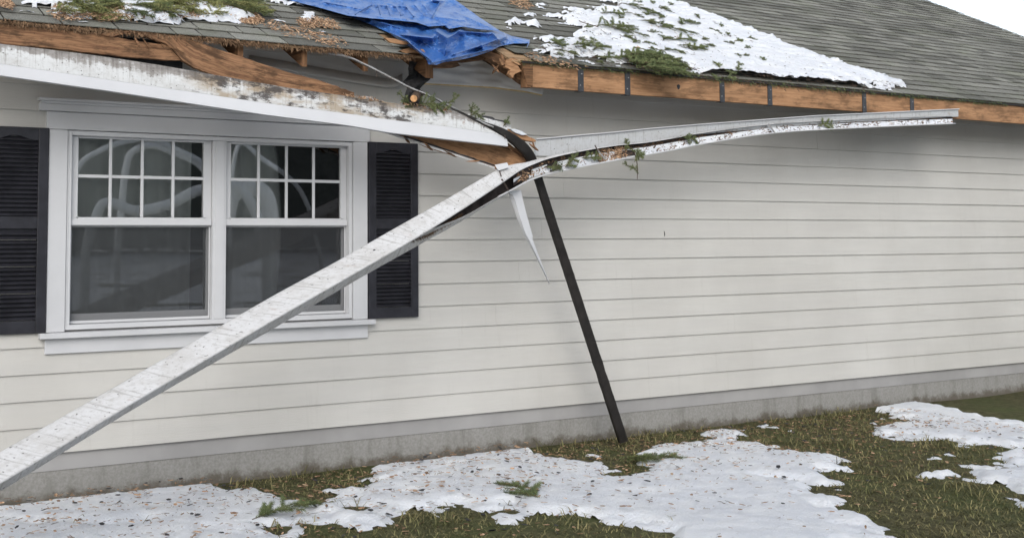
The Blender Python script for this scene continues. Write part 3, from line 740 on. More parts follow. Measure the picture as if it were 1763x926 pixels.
# ragged burrs along the lower edge of the downspout
# white pointed shard
def shard():
    A = [(876, 329), (897, 327), (900, 343), (908, 374), (917, 406), (917, 412), (926, 436), (937, 464), (946.5, 488)]
    Bm = [(879, 333), (883, 336), (887, 345), (896, 376), (905, 402), (911, 413), (924, 440), (936, 466), (946.5, 489)]
    Bl = [(876, 331), (877, 336), (880, 345), (890, 374), (902, 404), (909, 416), (922, 441), (935, 467), (946, 489.5)]
    rows = []
    for a, m_, l in zip(A, Bm, Bl):
        rows.append([at(*a, -.66), at(*m_, -.672), at(*l, -.645)])
    b = MB(); b.solid(rows, V((0, .003, 0)))
    tag(obj('metal_shard', b, m_white), 'pointed white metal shard hanging below the bend of the gutter', 'metal shard')
shard()

# ------------------------------------------------------------------ fallen gutter
# c1: outer lower corner edge, c2: rim one, c3: rim two, (px, py); with depths
st = [  # x,y,Y of: c1 | c2 | c3 | floor
 ((-690, 1147, -1.93), (-600, 1170, -2.03), (-608, 1168, -1.97), (-660, 1150, -1.87)),
 ((-140, 855, -1.60), (-66, 871, -1.70), (-74, 869, -1.64), (-112, 857, -1.54)),
 ((180, 676, -1.30), (236, 690, -1.40), (228, 687, -1.34), (200, 676, -1.24)),
 ((380, 561, -1.12), (440, 570, -1.22), (433, 567, -1.16), (402, 563, -1.06)),
 ((478, 505, -1.03), (540, 512, -1.13), (534, 508, -1.07), (500, 508, -.97)),
 ((580, 450, -.96), (636, 457, -1.06), (631, 452, -.99), (600, 452, -.89)),
 ((680, 393, -.89), (722, 407, -.98), (721, 404, -.92), (700, 396, -.81)),
 ((760, 348, -.83), (790, 365, -.91), (797, 373, -.84), (775, 352, -.74)),
 ((820, 313, -.79), (842, 331, -.85), (850, 343, -.78), (832, 318, -.68)),
 ((860, 291, -.76), (874, 309, -.80), (882, 326, -.74), (868, 298, -.64)),
 ((884, 283, -.73), (896, 294, -.765), (905, 313.5, -.72), (893, 288, -.61)),
 ((906, 279.5, -.71), (917, 284, -.735), (926, 305, -.70), (915, 282, -.585)),
 ((934, 272, -.68), (942, 274.5, -.70), (950, 298, -.68), (940, 273, -.555)),
 ((966, 265.5, -.66), (972, 267, -.675), (978, 292, -.66), (970, 266, -.535)),
 ((1010, 257.5, -.64), (1014, 258.5, -.65), (1020, 283.5, -.65), (1012, 258, -.515)),
 ((1060, 250, -.61), (1063, 251, -.62), (1068, 274.5, -.63), (1062, 250.5, -.50)),
 ((1110, 245, -.59), (1113, 246, -.60), (1117, 266, -.61), (1112, 245.5, -.48)),
 ((1160, 237, -.58), (1162, 238, -.585), (1165, 257, -.60), (1161, 237.5, -.465)),
 ((1200, 229.5, -.57), (1202, 230.5, -.575), (1204, 249, -.59), (1201, 230, -.455)),
 ((1330, 213, -.56), (1332, 214, -.565), (1334, 229, -.59), (1331, 213, -.45)),
 ((1500, 204, -.55), (1502, 205, -.555), (1504, 219, -.60), (1501, 204, -.44)),
 ((1640, 199, -.55), (1642, 200, -.555), (1644, 213, -.62), (1641, 199, -.44)),
]
flat = [tuple(v for q in s_ for v in q) for s_ in st]
ss = catmull(flat, 6)
gut = thing('gutter', tuple(at(906, 300, -.68)), 'fallen white gutter bent in the middle, full of snow and needles', 'gutter')
W1, W2, FL = [], [], []; u1 = []; L = 0; pv = None
for q in ss:
    c1, c2, c3, c4 = (at(*q[0:3]), at(*q[3:6]), at(*q[6:9]), at(*q[9:12]))
    if pv is not None: L += (c1-pv).length
    pv = c1
    dn_ = .005*noise.noise(V((L*4, 0, 0)))+.004*noise.noise(V((L*13, 3, 0)))
    W1.append([c1, c1+(c2-c1)*.12+V((0, -.004, 0)), c1+(c2-c1)*.5+V((0, dn_, dn_)), c1+(c2-c1)*.88+V((0, -.003, 0)), c2]); u1.append([(L, v_) for v_ in (1, .88, .5, .12, 0)])
    lip = (c3-c4).normalized()
    kb = smooth(q[6], 880, 930); c5 = (c3+V((0, .09, .034)))*kb+(c4+V((0, 0, -.10))+(c3-c1)*.3)*(1-kb)
    W2.append([c3+V((0, -.012, .002)), c3+V((0, -.006, -.003)), c3, c3+(c5-c3)*.5, c5]); FL.append([c1, c4, c5])
b = MB(); b.solid(W1, V((0, .003, 0)), u1); obj('outer_wall', b, m_gut, gut, True)
b = MB(); b.solid(W2, V((0, .0025, .0)), [[(q[0][0], v_) for v_ in (0, .1, .2, .6, 1)] for q in u1]); obj('front_lip', b, m_gut, gut, True)
lipb = MB(); lp = [r_[2]+V((0, -.006, 0)) for q, r_ in zip(ss, W2) if q[6] > 850]; lipb.tube(lp, .0058, 6); obj('lip_bead', lipb, m_white, gut, True)
b = MB(); b.grid(FL); b.grid([[V(p)+V((0, .004, -.003)) for p in r_] for r_ in FL], mi=1, uvs=[[(q[0][0], v_) for v_ in (0, .5, 1)] for q in u1]); obj('trough_floor', b, [m_gutin, m_gut], gut)
# bracket hangers across the opening
def bar(mb, x0, y0, Y0, x1, y1, Y1, r=.004, mi=0): mb.tube([at(x0, y0, Y0), at((x0+x1)/2+.3, (y0+y1)/2, (Y0+Y1)/2), at(x1, y1, Y1)], r, 6, mi)
for a in ((864, 309, -.81, 875, 328, -.765), (1028, 258, -.655, 1042, 274, -.665), (1322, 214, -.575, 1334, 229, -.60)):
    b = MB(); bar(b, *a, r=.0065); obj('hanger', b, m_drip if a[0] != 864 else m_nail, gut)
for a in ((859, 291, -.775, 863, 304, -.80), (1024, 250, -.66, 1030, 262, -.67)):
    b = MB(); bar(b, *a, r=.004); obj('spike', b, m_nail, gut)
for x, y, Y, r_ in ((645.5, 432, -.965, .011), (650, 443, -.975, .005), (672, 424, -.945, .007), (690, 416, -.932, .008)):
    b = MB(); P = [at(x+250*r_*math.cos(a)*(1+.3*math.sin(a*3+x)), y+250*r_*math.sin(a)*(1+.3*math.cos(a*2+y)), Y-.012) for a in [6.283*k/12 for k in range(12)]]
    b.face(P); b.face([p+V((0, .006, 0)) for p in P]); [b.face([P[i], P[(i+1) % 12], P[(i+1) % 12]+V((0, .006, 0)), P[i]+V((0, .006, 0))]) for i in range(12)]; obj('tar_spot', b, m_felt, gut)
b = MB(); P = [at(852, 284, -.77), at(873, 280, -.77), at(877, 288, -.785), (at(858, 294, -.785))]
b.solid([[P[0], P[1]], [P[3], P[2]]], V((0, .003, 0))); obj('loose_tab', b, m_white, gut)
# white back flashing strip above the gutter on the right
t_ = [(925, 241), (1000, 234), (1060, 229), (1117, 223), (1200, 216), (1400, 201), (1650, 189)]
bo = [(921, 268), (960, 269), (1000, 263), (1060, 251), (1117, 246), (1200, 232), (1400, 214), (1650, 201)]
rows = []; uv = []; L = 0
for i in range(91):
    x = 923+727*i/90; a = interp(t_, x); c_ = interp(bo, x); Y = -.535+.006*noise.noise(V((x*.01, 0, 0)))
    P, Q = at(x, a, Y-.012), at(x-(4 if i == 0 else 0), c_, Y)
    P0 = P+V((0, -.016, .004)); rows.append([P0, P, P+(Q-P)*.5, Q]); uv.append([(i*.045, .3), (i*.045, .85), (i*.045, .5), (i*.045, 0)])
b = MB(); b.solid(rows, V((0, .003, .0)), uv); b.tube([r_[1]+V((0, -.006, .004)) for r_ in rows], .0058, 6, 1)
tag(obj('gutter_back_strip', b, [m_guttin_w, m_white]), 'grey white metal back strip standing above the snowy right arm of the gutter', 'metal strip')

# ------------------------------------------------------------------ tarp
tarp = thing('tarp', tuple(onroof(720, 40)), 'crumpled blue tarp covering the hole in the roof', 'tarp')
def seg_d(p, a, b_):
    ax, ay = a; bx, by = b_; dx, dy = bx-ax, by-ay; t = ((p[0]-ax)*dx+(p[1]-ay)*dy)/(dx*dx+dy*dy); tc = max(0, min(1, t))
    return math.hypot(p[0]-ax-dx*tc, p[1]-ay-dy*tc)
def sheet(left, right, top, bot, nu, nv, offf, name):
    G = []; uv = []
    for i in range(nu+1):
        u = i/nu; row = []; ur = []
        T, B = lerp_poly(top, u), lerp_poly(bot, u)
        for j in range(nv+1):
            v_ = j/nv
            L_, R_ = lerp_poly(left, v_), lerp_poly(right, v_)
            x = (1-v_)*T[0]+v_*B[0]+(1-u)*L_[0]+u*R_[0]-((1-u)*(1-v_)*top[0][0]+u*(1-v_)*top[-1][0]+(1-u)*v_*bot[0][0]+u*v_*bot[-1][0])
            y = (1-v_)*T[1]+v_*B[1]+(1-u)*L_[1]+u*R_[1]-((1-u)*(1-v_)*top[0][1]+u*(1-v_)*top[-1][1]+(1-u)*v_*bot[0][1]+u*v_*bot[-1][1])
            o_ = offf(x, y, u, v_); X, t = rxy(x, y, o_); row.append(rp(X, t, o_)); ur.append((X, t))
        G.append(row); uv.append(ur)
    b = MB(); b.solid(G, -RN*.0015, uv); return obj(name, b, m_tarp, tarp, True)
creU = [((612, 25), (640, 9), .02, 3), ((640, 9), (700, 12), .012, 3), ((650, 10), (655, 26), .022, 2.2), ((665, 10), (672, 28), .02, 2.2), ((680, 11), (690, 26), .024, 2.4), ((698, 11), (712, 28), .024, 2.4), ((714, 9), (730, 27), .022, 2.4), ((728, 8), (742, 26), .022, 2.5), ((758, 5), (744, 30), .03, 4), ((752, 30), (800, 36), .015, 4), ((780, 20), (850, 50), .016, 4), ((600, 24), (700, 34), .014, 3), ((560, 4), (620, 16), .015, 3), ((640, -10), (760, 2), .02, 4)]
def offU(x, y, u, v_):
    o = .035+.016*fbm((x*.022, y*.05, 1), 4)
    for a, c_, am, wd in creU: o += 1.15*am*math.exp(-seg_d((x, y), a, c_)/(wd*.8))
    o += .030*(.5-abs(noise.noise(V((x*.020+y*.03, y*.045-x*.012, 4)))))+.007*(.5-abs(noise.noise(V((x*.16, y*.22+x*.05, 6)))))
    o += .055*v_**7
    return max(.024, o)
creL = [((672, 57), (720, 78), .02, 3), ((720, 78), (765, 99), -.03, 5), ((765, 99), (770, 66), .022, 3), ((770, 66), (752, 55), .04, 4), ((770, 66), (792, 54), .035, 4), ((765, 99), (830, 78), .028, 4), ((830, 78), (870, 64), .02, 3), ((690, 60), (745, 66), .03, 4), ((700, 70), (742, 104), .03, 3), ((790, 80), (765, 98), -.03, 4), ((848, 57), (860, 70), .03, 4), ((640, 34), (700, 52), .016, 4), ((745, 108), (850, 84), .02, 3), ((790, 54), (840, 58), .02, 3)]
def offL(x, y, u, v_):
    o = .028+.022*fbm((x*.03, y*.045, 8), 4)
    for a, c_, am, wd in creL: o += 2.1*am*math.exp(-seg_d((x, y), a, c_)/(wd*1.0))
    o += .035*(.5-abs(noise.noise(V((x*.022-y*.03, y*.04+x*.01, 14)))))+.008*(.5-abs(noise.noise(V((x*.13, y*.2-x*.05, 16)))))
    o = o*smooth(v_, -.25, .25)
    return max(.022, o)
sheet([(380, -60), (430, -25), (500, 1), (548, 13), (598, 27)], [(700, -60), (762, -15), (792, 6), (825, 30), (860, 53)],
      [(380, -60), (540, -60), (700, -60)], [(598, 27), (640, 32), (690, 36), (718, 39), (738, 46), (768, 44), (773, 50), (797, 46), (820, 50), (860, 53)], 260, 100, offU, 'upper_sheet')
sheet([(592, 20), (598, 27)], [(912, 69), (911, 75)],
      [(592, 20), (660, 26), (720, 30), (772, 40), (800, 42), (850, 50), (864, 55), (880, 62), (912, 69)],
      [(598, 27), (635, 41), (668, 56), (690, 71), (716, 87), (733, 100), (738, 111), (752, 112), (764, 107), (790, 104), (822, 96), (846, 88), (860, 80), (885, 75), (911, 75)], 260, 80, offL, 'lower_flap')
b = MB(); P = [onroof(911, 69, .03), onroof(911, 74, .03), at(907, 82, -.66)]
b.tube(P, [.004, .005, .002], 6); obj('cord', b, m_tarp, tarp)

# ------------------------------------------------------------------ snow on the roof
def inside_sd(p, poly):
    d = 1e9; ins = False; n = len(poly)
    for i in range(n):
        a, c_ = poly[i], poly[(i+1) % n]; d = min(d, seg_d(p, a, c_))
        if (a[1] > p[1]) != (c_[1] > p[1]) and p[0] < (c_[0]-a[0])*(p[1]-a[1])/(c_[1]-a[1])+a[0]: ins = not ins
    return d if ins else -d
def roof_snow(polys, step, label, amp=.10, hmax=.035, seed=0.0, kh=.4):
    R = [([rxy(*q) for q in poly], bias) for poly, bias in polys]
    xs_ = [q[0] for p, _ in R for q in p]; ts = [q[1] for p, _ in R for q in p]
    x0, x1, t0, t1 = min(xs_)-.12, max(xs_)+.12, max(.012, min(ts)-.12), min(4.55, max(ts)+.12)
    nx, nt_ = int((x1-x0)/step), int((t1-t0)/step); G = []; K = []
    for i in range(nx+1):
        row = []; kr = []
        for j in range(nt_+1):
            X, t = x0+i*step, t0+j*step
            # melt edges follow the shingle courses: stretched along the course
            nn = fbm((X*3.2+seed, t*7, seed), 4)*amp+.022*fbm((X*11, t*16, seed+3), 3)
            fr_ = (t % EXPO)/EXPO; k_ = max(inside_sd((X, t), p)+bias for p, bias in R)+nn-.03*(fr_**2)-(.055*(1-smooth(X, 2.9, 3.8)) if amp > .2 else 0)
            h = min(hmax, max(0, k_)*kh)+(.012*fbm((X*9, t*9, seed+9), 4)+.006*fbm((X*30, t*30, seed+5), 3))*min(1, max(0, k_)*12)
            row.append(rp(X, t, .0185-.010*fr_+h)); kr.append(k_)
        G.append(row); K.append(kr)
    b = MB(); b.grid(G, skip=lambda i, j: min(K[i][j], K[i+1][j], K[i][j+1], K[i+1][j+1]) < 0)
    return tag(obj('roof_snow', b, m_snow, None, True), label, 'snow', kind='stuff')
big = [(1049, -6), (1130, -6), (1205, 24), (1420, 108), (1560, 150), (1480, 168), (1300, 150), (1210, 136), (1140, 125), (1060, 116), (1000, 106), (960, 96), (915, 84), (925, 66), (990, 70), (1010, 62), (1000, 52), (960, 40), (985, 20), (1030, 26), (1050, 10)]
roof_snow([(big, .03), ([(915, 10), (925, 6), (935, 14), (925, 17)], .0), ([(905, 38), (912, 34), (925, 52), (912, 56)], .02), ([(860, 34), (895, 40), (900, 54), (870, 50)], .0), ([(925, 26), (960, 24), (975, 36), (945, 34)], .0),
          ([(905, 72), (940, 74), (1000, 98), (1030, 113), (960, 107), (925, 96)], .03)], .015, 'broad patchy snow lying on the right half of the roof', .24, .06, 2.0, .34)
roof_snow([([(64, 14), (85, 1), (150, 3), (165, 22), (140, 32), (100, 28), (80, 16)], .09), ([(200, 18), (262, 12), (300, 26), (342, 16), (372, 22), (420, 32), (380, 36), (300, 40), (215, 34)], .08), ([(178, 30), (206, 28), (250, 37), (235, 40)], .05), ([(40, 26), (60, 27), (60, 31), (44, 31)], .0), ([(362, 38), (376, 40), (380, 45), (366, 43)], .0),
           ([(462, 4), (490, 2), (530, 14), (520, 18), (490, 12)], .0), ([(430, 0), (462, 4), (480, 12)], -.01)], .014, 'melting snow under the fir litter on the left half of the roof', .10, .045, 7.0, .5)
roof_snow([([(520, 28), (540, 27), (545, 40), (530, 44), (515, 38)], .0), ([(452, 30), (470, 34), (488, 41), (476, 40)], .0), ([(545, 54), (556, 56), (565, 63), (552, 61)], -.003)], .012, 'small snow scraps between brown wood chips left of the tarp', .06, .018, 4.0, .4)

# ------------------------------------------------------------------ fir litter
def sprig_mesh(L, nbr, rnd, dens=1.0, flatten=.5, nl=.015):
    """needle twig: main stem along +x, side twigs, needles as slim triangles"""
    mb = MB(); stems = [([V((0, 0, 0)), V((L*.5, L*.06*rnd.uniform(-1, 1), L*.05)), V((L, L*.12*rnd.uniform(-1, 1), L*.03))], 1.0)]
    for i in range(nbr):
        f = rnd.uniform(.1, .9); p = V((L*f, 0, .01)); sgn = 1 if i % 2 else -1
        a = sgn*rnd.uniform(.5, 1.0); ln = L*rnd.uniform(.22, .5)*(1.1-f*.6)
        d = V((math.cos(a), math.sin(a), rnd.uniform(-.1, .35)*flatten)).normalized()
        stems.append(([p, p+d*ln*.5+V((0, 0, ln*.05)), p+d*ln], .7))
    for path, th in stems:
        mb.tube(path, [.0026*th, .002*th, .001], 4, 1, False)
        ln = sum((a-c_).length for a, c_ in zip(path, path[1:])); k_ = int(ln*1250*dens)
        for _ in range(k_):
            f = rnd.uniform(.05, 1.0); i = 0 if f < .5 else 1; g_ = (f-.5*i)*2
            p = path[i]+(path[i+1]-path[i])*g_; d = (path[i+1]-path[i]).normalized()
            s1 = d.cross(V((0, 0, 1))).normalized(); s2 = s1.cross(d); a = rnd.uniform(0, 6.283)
            o = (s1*math.cos(a)+s2*math.sin(a)*.75); nd = (o*.85+d*.6).normalized(); ln2 = nl*rnd.uniform(.7, 1.25)
            wv = nd.cross(V((rnd.uniform(-1, 1), rnd.uniform(-1, 1), 1))).normalized()*.00085
            c_ = rnd.uniform(.45, 1.5)
            mb.face([p-wv, p+wv, p+nd*ln2*.6+wv*.9, p+nd*ln2, p+nd*ln2*.6-wv*.9], mi=0, c=c_)
    return mb
def place_sprig(name, P, L, nbr, rot, seed, label, group, tilt=None, dens=1.0, nl=.015, needles=None):
    mb = sprig_mesh(L, nbr+nbr//2+1, random.Random(seed), dens, .5, nl); ca, sa = math.cos(rot), math.sin(rot)
    EX_, EY_, EZ_ = tilt or (V((1, 0, 0)), RU, RN)
    mb.v = [tuple(P+EX_*(v_[0]*ca-v_[1]*sa-L*.5*ca)+EY_*(v_[0]*sa+v_[1]*ca-L*.5*sa)+EZ_*(max(v_[2], -.008))) for v_ in mb.v]
    return tag(obj(name, mb, [needles or m_ng, m_twig]), label, 'fir sprig', group)
GR = 'fir sprigs lying on the roof snow'
clumps = [
 (1057, 46, .40, 9, .15, 'thick green fir sprig in the middle of the roof snow'),
 (1084, 56, .26, 6, -.5, 'green fir sprig with a brown cone scale, touching the thick one on its lower right'),
 (962, 76, .22, 6, 1.2, 'upright green fir sprig on the snow nearest the tarp tip'),
 (975, 91, .16, 4, -.6, 'yellowish fir sprig just below the one nearest the tarp tip'),
 (1012, 79, .28, 8, .1, 'dark green fir sprig on the snow above the first fascia strap'),
 (1031, 84, .20, 5, .5, 'small fir sprig touching the dark green one on its right'),
 (1048, 101, .22, 4, .0, 'flattened fir sprig above the second fascia strap, left of the big heap'),
 (1098, 14, .26, 6, -.8, 'fir sprig near the top of the roof snow, left of its upper edge'),
 (1122, 24, .18, 6, .4, 'bright green tuft of fir on the upper roof snow'),
 (1054, 24, .24, 5, .1, 'long flat fir sprig at the upper left edge of the broad snow'),
 (1074, 21, .13, 3, 1.0, 'tiny fir tuft at the right tip of the long flat sprig'),
 (1128, 41, .24, 6, -.4, 'blue green fir sprig beside brown bark bits on the snow'),
 (1162, 52, .30, 6, -.35, 'long grey green fir sprig slanting near the right edge of the photo'),
 (1180, 38, .20, 5, .2, 'feathery fir sprig high on the snow by the right edge of the photo'),
 (1176, 69, .26, 6, .2, 'broad fir sprig with bare twig below the long grey green one'),
 (1190, 82, .22, 5, -.2, 'dark fir sprig right of the small yellow one near the right edge of the photo'),
 (1164, 89, .13, 4, -.7, 'small yellow green fir tuft above the right end of the big heap'),
 (1012, 47, .09, 2, .3, 'single tiny fir tip on bare shingles above the dark green sprig'),
 (1149, 67, .10, 2, .2, 'tiny fir tip on clean snow between the thick sprig and the broad one'),
 (1196, 41, .09, 2, .2, 'tiny fir tip at the very right beside the feathery sprig'),
]
for i, (x, y, L, nb, rot, lab) in enumerate(clumps):
    place_sprig('fir_sprig', onroof(x, y, .082), L*1.22, nb+1, rot, 100+i, lab, GR, dens=1.25)
heap = [(1083, 100, .3, .1), (1092, 98, .32, .5), (1104, 95, .34, .2), (1116, 93, .3, -.2), (1128, 97, .34, .1), (1140, 101, .32, -.4), (1110, 104, .4, -.1), (1126, 110, .4, .15), (1144, 112, .36, -.1), (1156, 112, .32, .3), (1150, 120, .36, -.3), (1136, 119, .36, 0.0), (1165, 118, .28, .1), (1098, 106, .3, .3), (1170, 125, .3, -.2)]
for i, (x, y, L, rot) in enumerate(heap):
    place_sprig('fir_sprig', onroof(x, y, .06+.02*(i % 3)), L, 10, rot, 300+i, 'green fir sprig in the big heap at the roof edge over the right fascia', 'fir sprigs heaped on the right roof edge', dens=1.5)
rr = random.Random(11)
for i in range(34):
    x = rr.uniform(110, 440); y = rr.uniform(-4, 26)*(1-.25*smooth(x, 330, 440))
    if x < 190: y = min(y, 12+rr.uniform(-6, 22)*.6)
    place_sprig('fir_sprig', onroof(x, y, .035+rr.uniform(0, .03)), rr.uniform(.20, .36), 8, rr.uniform(-1, 1), 500+i, 'green fir sprig in the litter mat on the left roof edge', 'fir sprigs matted on the left half of the roof', dens=1.2, needles=m_nm if i % 3 else m_ng)

def litter(polys, n, mat, label, cat, kind_len=(.012, .035), wid=(.003, .009), seed=1, off=.02, lay=.5, surf='roof', name='litter', soft=.0):
    rr = random.Random(seed); b = MB(); cnt = 0; tries = 0
    while cnt < n and tries < n*60:
        tries += 1; poly = polys[rr.randrange(len(polys))]
        xs_, ys_ = [p[0] for p in poly], [p[1] for p in poly]
        p = (rr.uniform(min(xs_)-soft, max(xs_)+soft), rr.uniform(min(ys_)-soft, max(ys_)+soft))
        s_ = inside_sd(p, poly)
        if s_ < 0 and (soft == 0 or -s_ > soft*rr.random()**2): continue
        if rr.random() > .25+.9*(.5+.5*noise.noise(V((p[0]*.09, p[1]*.16, seed)))+.1): continue
        Q = onroof(p[0], p[1], off+rr.uniform(0, .012)) if surf == 'roof' else surf(p, rr)
        a = rr.uniform(0, 6.283); d = (V((1, 0, 0))*math.cos(a)+RU*math.sin(a)+RN*rr.uniform(-lay, lay)).normalized()
        e = d.cross(RN+V((rr.uniform(-1, 1), rr.uniform(-1, 1), rr.uniform(-1, 1)))*.5).normalized()
        l, wd = rr.uniform(*kind_len)/2, rr.uniform(*wid)/2; c = rr.uniform(.45, 1.5); n_ = d.cross(e)*min(wd, .0025)
        P = [Q-d*l-e*wd*.4, Q-d*l*.3-e*wd, Q+d*l-e*wd*.2, Q+d*l*.6+e*wd, Q-d*l*.8+e*wd*.8]
        b.face(P, c=c); b.face([q+n_ for q in P], c=c)
        for i in range(5): b.face([P[i], P[(i+1) % 5], P[(i+1) % 5]+n_, P[i]+n_], c=c)
        cnt += 1
    return tag(obj(name, b, mat), label, cat, kind='stuff')
trail = [(405, 30), (425, 24), (460, 36), (505, 46), (520, 52), (560, 58), (590, 70), (604, 80), (585, 80), (545, 70), (500, 60), (450, 42), (415, 38)]
litter([trail, trail, [(512, 34), (540, 30), (575, 38), (585, 48), (560, 46), (520, 46)], [(415, 30), (440, 24), (450, 34), (430, 38)]], 1250, m_chip, 'trail of brown and pale wood chips down the shingles left of the tarp', 'wood chips', seed=2, name='wood_chips', soft=5)
litter([[(-5, -5), (10, -5), (24, 8), (20, 13), (-5, 8)], [(85, 22), (100, 4), (180, 16), (150, 34), (100, 32)], [(150, 0), (300, -4), (420, 8), (430, 22), (330, 30), (260, 24), (180, 34), (150, 20)]], 950, m_chip, 'brown bark bits scattered through the litter mat on the left roof edge', 'bark bits', seed=3, name='wood_chips', off=.04, soft=4)
litter([[(878, -5), (905, -5), (915, 12), (900, 12), (880, 6)], [(900, 88), (925, 94), (990, 112), (1010, 117), (960, 112), (915, 100)]], 420, m_chip, 'pale broken wood bits on the roof right of the tarp', 'wood bits', seed=4, name='wood_chips', soft=5)
litter([big], 1900, m_twig, 'dark twig and needle crumbs sprinkled over the snow on the right roof', 'twig crumbs', (.01, .045), (.002, .006), 5, .062, .3, name='twig_crumbs')
litter([[(1105, 44), (1125, 43), (1135, 50), (1110, 48)], [(1150, 58), (1165, 62), (1168, 66), (1155, 64)], [(1180, 52), (1192, 56), (1190, 58)], [(1075, 58), (1088, 60), (1084, 66)], [(1092, 78), (1100, 82), (1096, 86)]], 160, m_chip, 'reddish bark bits lying in small groups on the right roof snow', 'bark bits', (.015, .04), (.005, .014), 6, .06, .3, name='wood_chips', soft=2)
litter([[(120, 0), (440, -4), (438, 16), (300, 26), (180, 32), (130, 20)]], 7500, m_nm, 'yellow green needle and moss mat on the left half of the roof', 'needles', (.018, .04), (.0025, .004), 8, .03, .7, name='needle_mat', soft=5)
litter([[(120, 0), (440, -4), (438, 16), (300, 30), (180, 34), (130, 24)]], 900, m_nb, 'brown dead needles through the green litter mat on the left roof', 'needles', (.018, .045), (.0025, .0045), 18, .045, .7, name='needle_mat', soft=6)
litter([[(1080, 94), (1110, 90), (1150, 104), (1172, 122), (1140, 124), (1100, 112)]], 2200, m_ng, 'loose fir needles in the big heap on the right roof edge', 'needles', (.018, .04), (.0025, .004), 9, .05, .7, name='needle_mat', soft=6)
rr = random.Random(77); bigm = [q for q in big]; cnt = 0
while cnt < 60:
    x, y = rr.uniform(930, 1320), rr.uniform(0, 140)
    if inside_sd((x, y), bigm) < 1: continue
    cnt += 1; place_sprig('fir_sprig', onroof(x, y, .075), rr.uniform(.06, .15), 3, rr.uniform(-1.2, 1.2), 1200+cnt, 'tiny loose fir tip scattered on the right roof snow between the larger sprigs', 'tiny fir tips on the roof snow', dens=1.2)
# long bare twigs on the snow
for i, (pp, lab) in enumerate(((((985, 27), (1000, 38), (1030, 47)), 'long bare twig lying on the upper left of the roof snow'), (((1015, 27), (1035, 30), (1046, 37)), 'short bare twig right of the long one on the roof snow'), (((1118, 86), (1127, 79)), 'short stick poking up from the fir heap'), (((1075, 28), (1110, 37)), 'thin straight twig between the two upper sprigs on the snow'), (((1172, 110), (1200, 121)), 'bare twig right of the fir heap at the roof edge'))):
    b = MB(); b.tube([onroof(*q, .055+.012*k_) for k_, q in enumerate(pp)], .0035, 5); tag(obj('twig', b, m_twig), lab, 'twig', 'bare twigs on the roof snow')
# fringe of brown needles along both shingle edges
def fringe(xa, xb, n, seed, mat, label, lg, name):
    rr = random.Random(seed); b = MB()
    for _ in range(n):
        X = rr.uniform(xa, xb)
        if rr.random() > .55+.7*noise.noise(V((X*4, seed, 0))): continue
        p = rp(X, rr.uniform(-.006, .02), rr.uniform(-.02, .014)); l = rr.uniform(*lg)
        d = V((rr.gauss(0, .45), -rr.uniform(.05, .5), -rr.uniform(.15, 1))).normalized(); wv = d.cross(V((0, 1, .3))).normalized()*rr.uniform(.0013, .0026)
        c = rr.uniform(.35, 1.3); m_ = p+d*l*.5+V((rr.gauss(0, .003), 0, rr.gauss(0, .002)))
        b.face([p-wv, p+wv, m_+wv, m_-wv], c=c); b.face([m_-wv, m_+wv, p+d*l+V((0, 0, -l*.15))], c=c)
    return tag(obj(name, b, mat), label, 'needles', kind='stuff')
fringe(-4.2, 1.32, 8000, 1, m_nb, 'fringe of brown needles hanging from the left shingle edge', (.012, .034), 'needle_fringe')
fringe(2.2, 8.0, 3500, 2, m_ng, 'green needle fringe along the right shingle edge', (.012, .035), 'needle_fringe')

# ------------------------------------------------------------------ log stub and sprigs caught on the fascia cover
log = thing('branch_stub', tuple(at(712, 172, -.66)), 'sawn branch stub with an orange cut face resting on the fascia cover below the felt', 'branch')
b = MB(); P0, P1 = at(712.5, 170, -.70), at(722, 162, -.46); b.tube([P0, (P0+P1)/2+V((0, 0, .004)), P1], [.028, .030, .03], 14); obj('bark', b, m_bark, log, True)
b = MB(); d = (P1-P0).normalized(); b.tube([P0-d*.0025, P0-d*.0005], .0225, 16); obj('cut_face', b, m_cut, log)
UP = (V((1, 0, 0)), V((0, .25, 1)).normalized(), V((0, -1, .25)).normalized())
for i, (x, y, Y, L, nb, rot, lab) in enumerate([
 (738, 178, -.62, .20, 6, .1, 'dark fir sprig beside the sawn branch stub'), (700, 174, -.6, .16, 5, 2.4, 'dark fir sprig left of the sawn branch stub'), (752, 184, -.62, .18, 5, -.25, 'dark fir sprig lying lower along the fascia cover'),
 (779, 171, -.60, .12, 2, .65, 'bright fir tip sticking up right above the drip edge'), (812, 191, -.60, .12, 3, 1.3, 'pale fir tip standing behind the drip edge bend'), (822, 198, -.6, .12, 3, -.4, 'pale fir tip lying at the torn end panel'), (872, 210, -.60, .09, 2, .8, 'small fir tip at the right end of the torn panel')]):
    place_sprig('fir_sprig', at(x, y, Y), L, nb, rot, 700+i, lab, 'fir sprigs caught on the fascia cover', UP, 1.2)
def facesurf(poly_y): 
    return lambda p, rr: at(p[0], p[1], poly_y+rr.uniform(-.02, .01))
litter([[(592, 161), (640, 168), (660, 175), (600, 165)], [(690, 176), (770, 186), (775, 192), (700, 182)]], 200, m_chip, 'brown crumbs lying along the top edge of the fascia cover', 'bark bits', seed=12, surf=facesurf(-.61), name='wood_chips', soft=2)
chunk('snow_lump', [(622, 168), (628, 165.5), (636, 167), (646, 172), (640, 174), (628, 172)], -.60, .04, m_snow, 'small lump of snow on the top edge of the fascia cover', 'snow')
chunk('snow_lump', [(878, 222), (886, 222), (898, 226), (908, 232), (900, 233), (886, 228)], -.62, .03, m_snow, 'thin snow on the wood stub beside the downspout elbow', 'snow')

